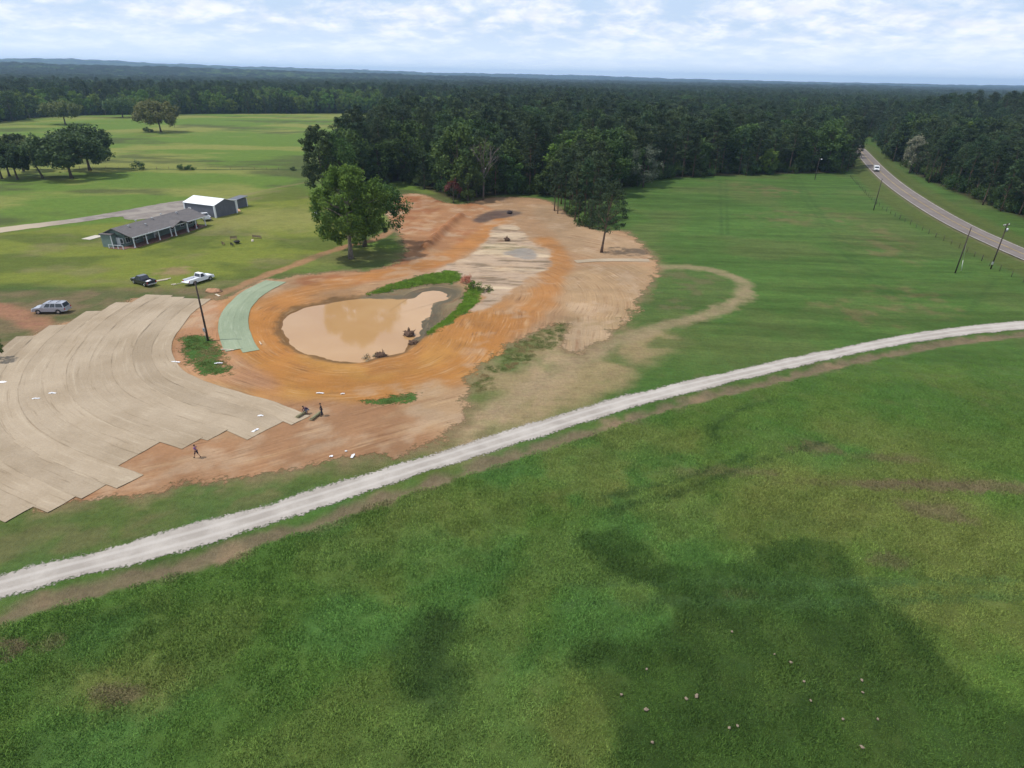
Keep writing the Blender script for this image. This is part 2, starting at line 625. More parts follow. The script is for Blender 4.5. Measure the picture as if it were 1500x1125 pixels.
def alpha_edge(nt, shader_out, amp1, sc1, amp2, sc2, soft=0.08):
    """ragged rim: cut the sheet where its distance-to-rim plus noise turns positive"""
    a = N(nt, 'ShaderNodeAttribute', attribute_name='rim')
    n1 = math_(nt, 'MULTIPLY', math_(nt, 'SUBTRACT', pos_noise(nt, sc1, 3.0), 0.5), amp1 * 2)
    n2 = math_(nt, 'MULTIPLY', math_(nt, 'SUBTRACT', pos_noise(nt, sc2, 3.0, 0.7), 0.5), amp2 * 2)
    s = math_(nt, 'ADD', math_(nt, 'ADD', a.outputs['Fac'], n1), n2)
    k = ramp(nt, s, soft, -soft)
    t = N(nt, 'ShaderNodeBsdfTransparent')
    mx = N(nt, 'ShaderNodeMixShader')
    L(nt, k, mx.inputs[0])
    L(nt, t.outputs[0], mx.inputs[1])
    L(nt, shader_out, mx.inputs[2])
    L(nt, mx.outputs[0], nt.nodes['Material Output'].inputs[0])


def bump(nt, b, height, strength, dist):
    bp = N(nt, 'ShaderNodeBump', i_Strength=strength, i_Distance=dist)
    L(nt, height, bp.inputs['Height'])
    L(nt, bp.outputs[0], b.inputs['Normal'])


# ground: macro colour per vertex, blades and clumps as fine noise and relief
M_GROUND, nt, b = new_mat('field_grass')
a = N(nt, 'ShaderNodeAttribute', attribute_name='col')
f1 = pos_noise(nt, 2.2, 6.0, 0.68)
f2 = pos_noise(nt, 0.35, 4.0, 0.6)
geo = N(nt, 'ShaderNodeNewGeometry')
vm = N(nt, 'ShaderNodeVectorMath', operation='MULTIPLY')
vm.inputs[1].default_value = (0.5, 2.2, 1)
L(nt, geo.outputs['Position'], vm.inputs[0])
f3 = pos_noise(nt, 0.5, 5.0, 0.65, vm.outputs[0])
v = math_(nt, 'ADD', math_(nt, 'MULTIPLY', f1, 0.9), math_(nt, 'ADD', math_(nt, 'MULTIPLY', f2, 0.45), math_(nt, 'MULTIPLY', f3, 0.5)))
v = math_(nt, 'ADD', v, 0.08)
hs = N(nt, 'ShaderNodeHueSaturation')
L(nt, a.outputs['Color'], hs.inputs['Color'])
L(nt, v, hs.inputs['Value'])
L(nt, math_(nt, 'ADD', math_(nt, 'MULTIPLY', pos_noise(nt, 0.8, 4.0), 0.045), 0.4775), hs.inputs['Hue'])
L(nt, hs.outputs[0], b.inputs['Base Color'])
b.inputs['Roughness'].default_value = 0.95
b.inputs['Specular IOR Level'].default_value = 0.05
bump(nt, b, math_(nt, 'ADD', pos_noise(nt, 1.3, 6.0, 0.7), pos_noise(nt, 5.0, 3.0, 0.7)), 0.9, 0.16)

# bare soil: colour per vertex, combed by wheel and blade marks that follow the work
M_SOIL, nt, b = new_mat('bare_soil')
a = N(nt, 'ShaderNodeAttribute', attribute_name='col')
wt = N(nt, 'ShaderNodeAttribute', attribute_name='flow_mix')
ws = N(nt, 'ShaderNodeSeparateXYZ')
L(nt, wt.outputs['Vector'], ws.inputs[0])
tot_f = tot_c = None
for i, nm in enumerate(('flow_pond', 'flow_road', 'flow_wash')):
    fa = N(nt, 'ShaderNodeAttribute', attribute_name=nm)
    sc = []
    for (su, sv) in ((0.06, 0.9), (0.14, 3.2)):
        vm = N(nt, 'ShaderNodeVectorMath', operation='MULTIPLY')
        vm.inputs[1].default_value = (su, sv, 1)
        L(nt, fa.outputs['Vector'], vm.inputs[0])
        sc.append(pos_noise(nt, 1.0, 3.0, 0.6, vm.outputs[0]))
    cc = math_(nt, 'MULTIPLY', sc[0], ws.outputs[i])
    ff = math_(nt, 'MULTIPLY', sc[1], ws.outputs[i])
    tot_c = cc if tot_c is None else math_(nt, 'ADD', tot_c, cc)
    tot_f = ff if tot_f is None else math_(nt, 'ADD', tot_f, ff)
n0 = pos_noise(nt, 0.16, 5.0, 0.65)
nf = pos_noise(nt, 3.0, 5.0, 0.7)
brk = math_(nt, 'ADD', ramp(nt, pos_noise(nt, 0.22, 4.0, 0.6), 0.38, 0.66), 0.12)
c = a.outputs['Color']
c = mixrgb(nt, math_(nt, 'MULTIPLY', ramp(nt, tot_c, 0.50, 0.74), math_(nt, 'MULTIPLY', brk, 0.5)), c, (0.40, 0.262, 0.140))
c = mixrgb(nt, math_(nt, 'MULTIPLY', ramp(nt, tot_c, 0.50, 0.28), math_(nt, 'MULTIPLY', brk, 0.55)), c, (0.185, 0.085, 0.038))
c = mixrgb(nt, math_(nt, 'MULTIPLY', ramp(nt, tot_f, 0.48, 0.28), math_(nt, 'MULTIPLY', brk, 0.6)), c, (0.135, 0.070, 0.036))
c = mixrgb(nt, math_(nt, 'MULTIPLY', ramp(nt, tot_f, 0.54, 0.74), math_(nt, 'MULTIPLY', brk, 0.5)), c, (0.44, 0.305, 0.175))
hs = N(nt, 'ShaderNodeHueSaturation')
L(nt, c, hs.inputs['Color'])
L(nt, math_(nt, 'ADD', math_(nt, 'ADD', math_(nt, 'MULTIPLY', n0, 0.5), math_(nt, 'MULTIPLY', nf, 0.45)), 0.42), hs.inputs['Value'])
L(nt, hs.outputs[0], b.inputs['Base Color'])
wet = N(nt, 'ShaderNodeAttribute', attribute_name='wet')
L(nt, math_(nt, 'SUBTRACT', 0.95, math_(nt, 'MULTIPLY', wet.outputs['Fac'], 0.3)), b.inputs['Roughness'])
b.inputs['Specular IOR Level'].default_value = 0.15
bump(nt, b, math_(nt, 'ADD', math_(nt, 'MULTIPLY', tot_f, 1.2), math_(nt, 'ADD', tot_c, math_(nt, 'MULTIPLY', nf, 0.5))), 0.45, 0.10)
alpha_edge(nt, b.outputs[0], 2.6, 0.28, 2.0, 1.9, 0.6)

M_GRAVEL, nt, b = new_mat('white_gravel')
a = N(nt, 'ShaderNodeAttribute', attribute_name='lane')
n0 = pos_noise(nt, 0.25, 5.0, 0.65)
nf = pos_noise(nt, 4.0, 6.0, 0.75)
c = mixrgb(nt, ramp(nt, n0, 0.35, 0.7), (0.275, 0.245, 0.215), (0.37, 0.335, 0.30))
wheel = math_(nt, 'ABSOLUTE', math_(nt, 'SUBTRACT', math_(nt, 'ABSOLUTE', math_(nt, 'SUBTRACT', a.outputs['Fac'], 0.5)), 0.2))
c = mixrgb(nt, math_(nt, 'MULTIPLY', ramp(nt, wheel, 0.11, 0.02), 0.45), c, (0.44, 0.405, 0.37))
c = mixrgb(nt, math_(nt, 'MULTIPLY', ramp(nt, nf, 0.42, 0.25), 0.5), c, (0.26, 0.225, 0.185))
L(nt, c, b.inputs['Base Color'])
b.inputs['Roughness'].default_value = 0.95
bump(nt, b, nf, 0.6, 0.06)
alpha_edge(nt, b.outputs[0], 0.6, 0.18, 0.8, 3.5, 0.22)

M_ROAD, nt, b = new_mat('worn_asphalt')
n0 = pos_noise(nt, 0.2, 4.0)
c = mixrgb(nt, ramp(nt, n0, 0.3, 0.7), (0.135, 0.112, 0.100), (0.175, 0.148, 0.130))
a = N(nt, 'ShaderNodeAttribute', attribute_name='lane')
wheel = math_(nt, 'ABSOLUTE', math_(nt, 'SUBTRACT', math_(nt, 'ABSOLUTE', math_(nt, 'SUBTRACT', math_(nt, 'FRACT', math_(nt, 'MULTIPLY', a.outputs['Fac'], 2.0)), 0.5)), 0.24))
c = mixrgb(nt, math_(nt, 'MULTIPLY', ramp(nt, wheel, 0.16, 0.03), 0.45), c, (0.13, 0.11, 0.102))
L(nt, c, b.inputs['Base Color'])
b.inputs['Roughness'].default_value = 0.85

M_DRIVE, nt, b = new_mat('crushed_stone')
n0 = pos_noise(nt, 0.22, 5.0, 0.6)
a = N(nt, 'ShaderNodeAttribute', attribute_name='lane')
c = mixrgb(nt, ramp(nt, n0, 0.35, 0.65), (0.16, 0.135, 0.12), (0.24, 0.21, 0.18))
c = mixrgb(nt, a.outputs['Fac'], (0.34, 0.28, 0.20), c)
L(nt, c, b.inputs['Base Color'])
b.inputs['Roughness'].default_value = 0.95
alpha_edge(nt, b.outputs[0], 0.5, 0.3, 0.3, 2.0)

M_WATER, nt, b = new_mat('muddy_water')
n0 = pos_noise(nt, 0.05, 4.0)
L(nt, mixrgb(nt, ramp(nt, n0, 0.35, 0.65), (0.345, 0.200, 0.088), (0.385, 0.238, 0.115)), b.inputs['Base Color'])
b.inputs['Roughness'].default_value = 0.06
b.inputs['Specular IOR Level'].default_value = 0.6
b.inputs['IOR'].default_value = 1.33
bump(nt, b, pos_noise(nt, 1.6, 3.0), 0.08, 0.03)


def blanket_mat(name, c0, c1, c2, dark):
    mt, nt, b = new_mat(name)
    uv = N(nt, 'ShaderNodeAttribute', attribute_name='flow')
    vm = N(nt, 'ShaderNodeVectorMath', operation='MULTIPLY')
    vm.inputs[1].default_value = (0.16, 2.0, 1)
    L(nt, uv.outputs['Vector'], vm.inputs[0])
    oi = N(nt, 'ShaderNodeObjectInfo')
    ad = N(nt, 'ShaderNodeVectorMath', operation='ADD')
    L(nt, vm.outputs[0], ad.inputs[0])
    cmbx = N(nt, 'ShaderNodeCombineXYZ')
    L(nt, math_(nt, 'MULTIPLY', oi.outputs['Random'], 50.0), cmbx.inputs[2])
    L(nt, cmbx.outputs[0], ad.inputs[1])
    st = pos_noise(nt, 1.0, 5.0, 0.65, ad.outputs[0])
    n0 = pos_noise(nt, 0.10, 5.0, 0.6)
    nf = pos_noise(nt, 4.0, 5.0, 0.75)
    c = mixrgb(nt, ramp(nt, n0, 0.32, 0.68), c0, c1)
    c = mixrgb(nt, math_(nt, 'MULTIPLY', ramp(nt, st, 0.52, 0.75), 0.5), c, c2)
    c = mixrgb(nt, math_(nt, 'MULTIPLY', ramp(nt, st, 0.43, 0.25), 0.55), c, dark)
    ea = N(nt, 'ShaderNodeAttribute', attribute_name='edge')
    es = ramp(nt, math_(nt, 'ADD', ea.outputs['Fac'], math_(nt, 'MULTIPLY', math_(nt, 'SUBTRACT', pos_noise(nt, 0.5, 4.0, 0.7), 0.5), 0.35)), 0.90, 1.02)
    c = mixrgb(nt, math_(nt, 'MULTIPLY', es, 0.33), c, dark)
    fib = pos_noise(nt, 9.0, 4.0, 0.8)
    c = mixrgb(nt, math_(nt, 'MULTIPLY', ramp(nt, fib, 0.45, 0.30), 0.5), c, dark)
    hs = N(nt, 'ShaderNodeHueSaturation')
    L(nt, c, hs.inputs['Color'])
    L(nt, math_(nt, 'ADD', math_(nt, 'MULTIPLY', oi.outputs['Random'], 0.12), math_(nt, 'ADD', math_(nt, 'MULTIPLY', nf, 0.45), 0.71)), hs.inputs['Value'])
    L(nt, hs.outputs[0], b.inputs['Base Color'])
    b.inputs['Roughness'].default_value = 0.95
    b.inputs['Specular IOR Level'].default_value = 0.08
    bump(nt, b, math_(nt, 'ADD', st, math_(nt, 'MULTIPLY', nf, 0.6)), 0.7, 0.06)
    return mt


M_STRAW = blanket_mat('straw_blanket', (0.265, 0.207, 0.142), (0.335, 0.270, 0.195), (0.42, 0.35, 0.26), (0.145, 0.105, 0.062))
M_GREENB = blanket_mat('green_blanket', (0.185, 0.222, 0.148), (0.225, 0.262, 0.178), (0.33, 0.355, 0.265), (0.11, 0.135, 0.08))

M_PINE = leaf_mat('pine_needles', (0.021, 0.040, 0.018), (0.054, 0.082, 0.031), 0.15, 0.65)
M_OAK = leaf_mat('oak_leaves', (0.036, 0.068, 0.016), (0.085, 0.135, 0.030), 0.28)
M_BROAD = leaf_mat('broad_leaves', (0.027, 0.054, 0.016), (0.072, 0.120, 0.029), 0.25, 0.65)
M_LIGHTOAK = leaf_mat('fresh_leaves', (0.070, 0.125, 0.020), (0.150, 0.225, 0.038), 0.3, 0.25)
M_LIVEOAK = leaf_mat('live_oak_leaves', (0.034, 0.056, 0.019), (0.078, 0.108, 0.036), 0.22, 0.2)
M_PASTURE = leaf_mat('pasture_oak_leaves', (0.060, 0.096, 0.028), (0.120, 0.155, 0.046), 0.2, 0.15)
M_BROWNOAK = leaf_mat('brownish_leaves', (0.085, 0.110, 0.034), (0.170, 0.180, 0.062), 0.2, 0.1)
M_GREYLEAF = leaf_mat('pale_leaves', (0.060, 0.085, 0.055), (0.135, 0.160, 0.110), 0.2, 0.15)
M_CREAM = leaf_mat('cream_blossom', (0.12, 0.13, 0.08), (0.30, 0.29, 0.20), 0.2, 0.1)
M_REDLEAF = leaf_mat('red_leaves', (0.10, 0.042, 0.03), (0.17, 0.075, 0.05), 0.2, 0.1)
M_PINKLEAF = leaf_mat('dry_red_leaves', (0.36, 0.13, 0.075), (0.50, 0.22, 0.14), 0.2, 0.1)
M_REED = leaf_mat('lush_reed', (0.055, 0.105, 0.014), (0.10, 0.19, 0.022), 0.25, 0.2)
M_DRYBUSH = leaf_mat('dry_twigs', (0.16, 0.13, 0.075), (0.28, 0.235, 0.14), 0.1, 0.2)
M_BARK = plain('bark', (0.085, 0.066, 0.050), 0.95, noise=0.4, scale=3)
M_PALEBARK = plain('pale_bark', (0.16, 0.135, 0.11), 0.95, noise=0.35, scale=3)
M_PINEBARK = plain('pine_bark', (0.12, 0.078, 0.055), 0.95, noise=0.4, scale=3)
M_DEADWOOD = plain('dead_wood', (0.14, 0.115, 0.105), 0.95, noise=0.3, scale=3)
#__PART2__
# ------------------------------------------------------------------ the ground sheet
def axis(breaks, far_lo, far_hi, g=1.05):
    out = []
    for a, b_, s in breaks:
        out += list(np.arange(a, b_, s))
    out.append(breaks[-1][1])
    s = breaks[-1][2]
    while out[-1] < far_hi:
        s *= g
        out.append(out[-1] + s)
    s = breaks[0][2]
    lo = [breaks[0][0]]
    while lo[-1] > far_lo:
        s *= g
        lo.append(lo[-1] - s)
    return np.array(lo[:0:-1] + out)


GX = axis([(-250, -80, 1.25), (-80, 72, 0.5), (72, 230, 1.25)], -14000, 14000, 1.07)
GY = axis([(12, 175, 0.5), (175, 330, 1.0)], -60, 15000, 1.035)
XX, YY = np.meshgrid(GX, GY)
NX, NY = len(GX), len(GY)
xf, yf = XX.ravel(), YY.ravel()
ZZ = zfun(xf, yf)
_i = np.arange(NX * NY).reshape(NY, NX)
QUADS = np.stack([_i[:-1, :-1], _i[:-1, 1:], _i[1:, 1:], _i[1:, :-1]], -1).reshape(-1, 4)


def mixc(c, k, wgt):
    return c + (np.array(k)[None, :] - c) * np.clip(wgt, 0, 1)[:, None]


def spot(x, y, pxy, rx, ry, seed, amp=0.6, soft=0.5):
    """an uneven patch about the ground point at a pixel, rx/ry in metres"""
    p = G(*pxy)
    q = np.hypot((x - p[0]) / rx, (y - p[1]) / ry)
    q = q + (fbm(x, y, max(rx, ry) * 0.45, 4, seed) - 0.5) * 2 * amp
    return sm(1 + soft * 0.5, 1 - soft * 0.5, q)


def region(x, y, P, seed, amp=1.0, soft=0.8, sc=3.0):
    d = sdf(x, y, P, 25)
    return sm(soft, -soft, d + (fbm(x, y, sc, 4, seed, 0.6) - 0.5) * 2 * amp)


def line(x, y, P, wd, seed, amp=0.5, sc=4.0):
    d, _ = pdist(x, y, P, 20)
    return sm(wd, wd * 0.3, d + (fbm(x, y, sc, 3, seed) - 0.5) * 2 * amp * wd)


GREEN, LUSH, YELLOW, DRY, BROWN = (0.048, 0.082, 0.020), (0.046, 0.095, 0.021), (0.090, 0.108, 0.026), (0.165, 0.13, 0.066), (0.125, 0.088, 0.056)


def ground_col(x, y):
    n = len(x)
    d = np.hypot(x, y)
    c = np.tile(np.array(GREEN), (n, 1))
    f1, f2, f3 = fbm(x, y, 28, 4, 101), fbm(x, y, 9, 4, 102), fbm(x, y, 3.0, 4, 103, 0.6)
    c = mixc(c, LUSH, sm(0.42, 0.62, f1) * 0.8)
    c = mixc(c, YELLOW, sm(0.50, 0.72, f2) * 0.45)
    c = mixc(c, (0.10, 0.085, 0.04), sm(0.60, 0.78, f3) * 0.35)
    # far-left pasture and the lawn: short, yellow-green
    left = sm(8, -25, x) * sm(118, 140, y)
    c = mixc(c, (0.098, 0.152, 0.027), left * 0.85)
    c = mixc(c, (0.175, 0.180, 0.050), left * sm(0.46, 0.66, fbm(x, y * 2.2, 60, 5, 104, 0.6)) * 0.85)
    c = mixc(c, (0.060, 0.070, 0.026), left * sm(0.52, 0.68, fbm(x, y * 1.8, 48, 5, 105, 0.6)) * 0.8)
    lw = region(x, y, LAWN, 5, 2.0, 3.0, 9)
    c = mixc(c, (0.088, 0.108, 0.023), lw * 0.9)
    c = mixc(c, (0.145, 0.165, 0.030), lw * sm(0.42, 0.62, fbm(x, y * 1.6, 16, 4, 106)) * 0.8)
    c = mixc(c, (0.150, 0.130, 0.062), lw * sm(0.52, 0.72, fbm(x, y * 1.6, 11, 5, 107)) * 0.55)
    for p, rx, ry in (((400, 320), 12, 16), ((345, 322), 7, 10), ((470, 320), 8, 10)):
        c = mixc(c, (0.185, 0.180, 0.055), spot(x, y, p, rx, ry, 41, 0.8, 1.2) * 0.7)
    # right-hand field
    rf = sm(12, 30, x) * sm(70, 92, y) * sm(330, 300, y)
    c = mixc(c, (0.055, 0.102, 0.023), rf * 0.8)
    c = mixc(c, (0.076, 0.096, 0.030), rf * sm(0.46, 0.66, fbm(x, y, 22, 4, 108)) * 0.6)
    for p, rx, ry in (((1260, 330), 5, 18), ((1285, 365), 5, 10), ((1130, 278), 14, 12), ((1150, 320), 9, 10), ((1270, 455), 8, 5), ((1350, 440), 7, 7)):
        c = mixc(c, (0.120, 0.100, 0.046), spot(x, y, p, rx, ry, 51, 1.3, 1.2) * 0.65 * sm(0.38, 0.62, fbm(x, y * 0.7, 3.0, 4, 131, 0.65)))
    # foreground meadow
    fg = sm(85, 50, y)
    c = mixc(c, (0.055, 0.099, 0.020), fg * 0.8)
    c = mixc(c, (0.052, 0.110, 0.027), fg * sm(0.48, 0.66, fbm(x, y, 12, 4, 109)) * 0.75)
    c = mixc(c, (0.085, 0.110, 0.028), fg * sm(0.50, 0.68, fbm(x, y, 8, 5, 110)) * 0.5)
    for p, rx, ry, k in (((860, 690), 5, 5, 0.6), ((620, 760), 6, 5, 0.35), ((1340, 740), 14, 7, 0.75), ((1180, 760), 8, 6, 0.5), ((1420, 860), 8, 6, 0.6), ((950, 640), 7, 3, 0.6),
                         ((1000, 720), 5, 4, 0.45), ((180, 1010), 4, 2, 0.7), ((860, 1060), 3, 4, 0.5), ((1290, 640), 7, 4, 0.5)):
        c = mixc(c, (0.112, 0.116, 0.034), spot(x, y, p, rx, ry, 61, 0.9, 1.2) * k * 0.85)
    for p, rx, ry, k in (((1300, 708), 11, 0.7, 0.75), ((1440, 712), 9, 0.9, 0.75), ((1380, 745), 3.5, 1.4, 0.75), ((1190, 655), 3, 1.2, 0.7), ((1070, 690), 4.5, 0.9, 0.55), ((170, 1018), 2.2, 0.5, 0.8),
                         ((30, 945), 2.0, 0.7, 0.9), ((1300, 820), 1.6, 0.8, 0.6), ((1090, 870), 2.0, 0.4, 0.6), ((1310, 670), 4, 0.7, 0.6)):
        c = mixc(c, (0.105, 0.080, 0.046), spot(x, y, p, rx, ry, 62, 1.1, 0.9) * k)
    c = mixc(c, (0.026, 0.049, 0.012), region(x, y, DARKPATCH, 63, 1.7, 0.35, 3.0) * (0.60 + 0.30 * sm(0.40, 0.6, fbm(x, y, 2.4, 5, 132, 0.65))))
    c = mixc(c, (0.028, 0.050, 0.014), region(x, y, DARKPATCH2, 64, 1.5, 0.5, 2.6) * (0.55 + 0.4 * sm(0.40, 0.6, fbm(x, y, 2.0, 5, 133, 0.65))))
    for P in (GP([(830, 858), (1000, 852), (1200, 856), (1500, 848)]), GP([(830, 885), (1000, 880), (1200, 884), (1500, 872)])):
        c = mixc(c, (0.046, 0.085, 0.028), line(x, y, P, 0.55, 65) * 0.6)
    for P in (GP([(1050, 650), (1042, 630), (1080, 600), (1130, 585)]), GP([(900, 745), (1000, 720), (1090, 685), (1210, 645)]), GP([(880, 730), (990, 705), (1100, 665)])):
        c = mixc(c, (0.022, 0.040, 0.014), line(x, y, P, 0.5, 66) * 0.6)
    # grass laid over in swaths
    ua, va = x * 0.85 + y * 0.53, -x * 0.53 + y * 0.85
    sw = fbm(ua * 0.16, va, 1.5, 5, 140, 0.65)
    c = c * (1 + (sw - 0.5) * 0.5 * fg)[:, None]
    c = mixc(c, (0.028, 0.050, 0.015), fg * sm(0.60, 0.74, fbm(ua * 0.4, va, 2.2, 5, 141, 0.65)) * 0.22)
    sw2 = fbm(x * 0.10, y * 0.8 + x * 0.05, 2.4, 5, 142, 0.65)
    c = c * (1 + (sw2 - 0.5) * 0.9 * rf)[:, None]
    # wheel lines through the right field
    for P in (GP([(1162, 258), (1180, 296), (1236, 372), (1304, 440)]), GP([(1170, 258), (1190, 296), (1246, 370), (1318, 440)]), GP([(1055, 262), (1057, 345)]), GP([(1063, 262), (1066, 345)]),
              GP([(1460, 408), (1415, 460)])):
        c = mixc(c, (0.022, 0.050, 0.015), line(x, y, P, 0.6, 67, 0.6) * 0.30)
    # worn and dry ground about the works
    r = region(x, y, smooth_poly(GP([(690, 640), (684, 560), (730, 515), (830, 470), (840, 520), (900, 500), (960, 480), (1000, 500), (930, 540), (880, 585), (800, 612), (720, 640), (640, 670)]), 1), 71, 3.0, 3.0, 5)
    c = mixc(c, (0.215, 0.165, 0.085), r * (0.25 + 0.7 * sm(0.36, 0.6, fbm(x, y, 5, 5, 111))))
    wk, _ = pdist(x, y, smooth_poly(GP([(862, 490), (830, 525), (790, 562), (740, 598), (690, 632)]), 2, False), 20)
    c = mixc(c, (0.27, 0.20, 0.115), sm(6.5, 1.0, wk + (fbm(x, y, 3.5, 5, 134, 0.65) - 0.5) * 7) * (0.45 + 0.5 * sm(0.35, 0.6, fbm(x, y, 2.0, 4, 135))))
    dl, _ = pdist(x, y, LOOP, 14)
    c = mixc(c, (0.235, 0.178, 0.105), sm(2.8, 0.6, dl + (fbm(x, y, 2.5, 5, 112, 0.65) - 0.5) * 3.2) * (0.35 + 0.7 * f3))
    inl = region(x, y, GP([(935, 400), (1000, 396), (1050, 404), (1078, 420), (1060, 440), (990, 462), (925, 478)]), 72, 1.5, 2.0, 4)
    c = mixc(c, (0.100, 0.095, 0.044), inl * (0.2 + 0.6 * sm(0.45, 0.65, fbm(x, y, 4, 4, 113))))
    ln, _ = pdist(x, y, LANE, 14)
    c = mixc(c, (0.28, 0.150, 0.082), sm(2.0, 0.7, ln + (fbm(x, y, 2.0, 4, 114) - 0.5) * 1.6) * 0.85)
    c = mixc(c, (0.085, 0.082, 0.040), spot(x, y, (530, 378), 11, 8, 73, 0.5, 0.8) * 0.55)  # apart from the works: darker, browner spot under and around the large oak
    # verge between the blankets and the gravel, and the ditch below it
    vg = region(x, y, GP([(-100, 800), (0, 765), (120, 738), (280, 716), (470, 684), (660, 645), (720, 630), (600, 672), (467, 712), (233, 780), (0, 840), (-150, 880)]), 74, 1.0, 1.5, 3)
    c = mixc(c, (0.120, 0.105, 0.050), vg * (0.15 + 0.65 * sm(0.42, 0.6, fbm(x, y, 3.2, 5, 115))))
    c = mixc(c, (0.075, 0.095, 0.028), vg * 0.35)
    dg, ag = pdist(x, y, DITCH, 14)
    k = sm(1.5, 0.3, dg + (fbm(x, y, 2.0, 4, 116) - 0.5) * 2.4)
    c = mixc(c, (0.145, 0.108, 0.070), k * 0.85)
    c = mixc(c, (0.24, 0.165, 0.10), k * sm(0.55, 0.72, fbm(x, y, 4.0, 4, 117)) * 0.5)
    # the muddy edge by the parked cars
    rd = region(x, y, GP([(-150, 440), (0, 425), (120, 424), (215, 420), (320, 424), (330, 436), (215, 432), (90, 476), (0, 525), (-150, 560)]), 75, 2.5, 2.5, 5)
    c = mixc(c, (0.135, 0.103, 0.056), rd * (0.45 + 0.5 * sm(0.4, 0.6, fbm(x, y, 3.5, 5, 118))))
    c = mixc(c, (0.245, 0.125, 0.075), region(x, y, smooth_poly(GP([(-80, 440), (0, 444), (30, 452), (60, 465), (85, 476), (60, 492), (40, 488), (10, 466), (-80, 455)]), 1), 76, 1.3, 1.0, 3) * 0.9)
    c = mixc(c, (0.25, 0.15, 0.10), spot(x, y, (255, 398), 3.2, 3, 77, 0.8, 1.0) * 0.6)
    # verges of the paved road
    dr, _ = pdist(x, y, ROAD_C, 30)
    vr = sm(14, 10, dr + (fbm(x, y, 6, 3, 119) - 0.5) * 3)
    c = mixc(c, (0.070, 0.083, 0.024), vr * 0.75)
    c = mixc(c, (0.15, 0.125, 0.075), sm(4.9, 3.9, dr) * 0.6)
    # old track and weedy fence line across the pasture
    c = mixc(c, (0.17, 0.14, 0.068), line(x, y, GP([(330, 292), (400, 276), (445, 268)]), 1.6, 78) * 0.6)
    c = mixc(c, (0.030, 0.052, 0.016), line(x, y, GP([(-200, 250), (0, 248.5), (200, 248), (440, 249)]), 1.8, 79) * 0.9)
    # scuffed rim where the soil meets the grass
    sr = sdf(x, y, SOIL, 25)
    c = mixc(c, (0.175, 0.125, 0.070), sm(2.6, -0.6, sr + (fbm(x, y, 2.2, 4, 121, 0.65) - 0.5) * 5.0) * 0.75 * (sr > -1.5))
    # forest floor
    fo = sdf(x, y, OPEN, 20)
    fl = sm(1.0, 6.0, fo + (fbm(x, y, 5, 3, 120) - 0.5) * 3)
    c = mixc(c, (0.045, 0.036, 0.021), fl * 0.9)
    farf = sm(450, 1200, d) * (fo > 5)
    c = mixc(c, (0.024, 0.040, 0.016), farf)
    return c


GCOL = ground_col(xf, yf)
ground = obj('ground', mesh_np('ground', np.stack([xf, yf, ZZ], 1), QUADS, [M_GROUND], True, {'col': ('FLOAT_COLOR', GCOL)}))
ground['kind'] = 'structure'


def sheet(name, mat, rim, lift, extra=None, margin=2.2):
    """the part of the ground grid inside a rim, laid just above it"""
    inside = rim < margin
    fm = inside[QUADS].any(1)
    q = QUADS[fm]
    ids, inv = np.unique(q.ravel(), return_inverse=True)
    V = np.stack([xf[ids], yf[ids], ZZ[ids] + lift], 1)
    at = {'rim': ('FLOAT', rim[ids])}
    for k, (ty, d) in (extra(xf[ids], yf[ids]) if extra else {}).items():
        at[k] = (ty, d)
    o = obj(name, mesh_np(name, V, inv.reshape(-1, 4), [mat], True, at))
    o['kind'] = 'structure'
    return o


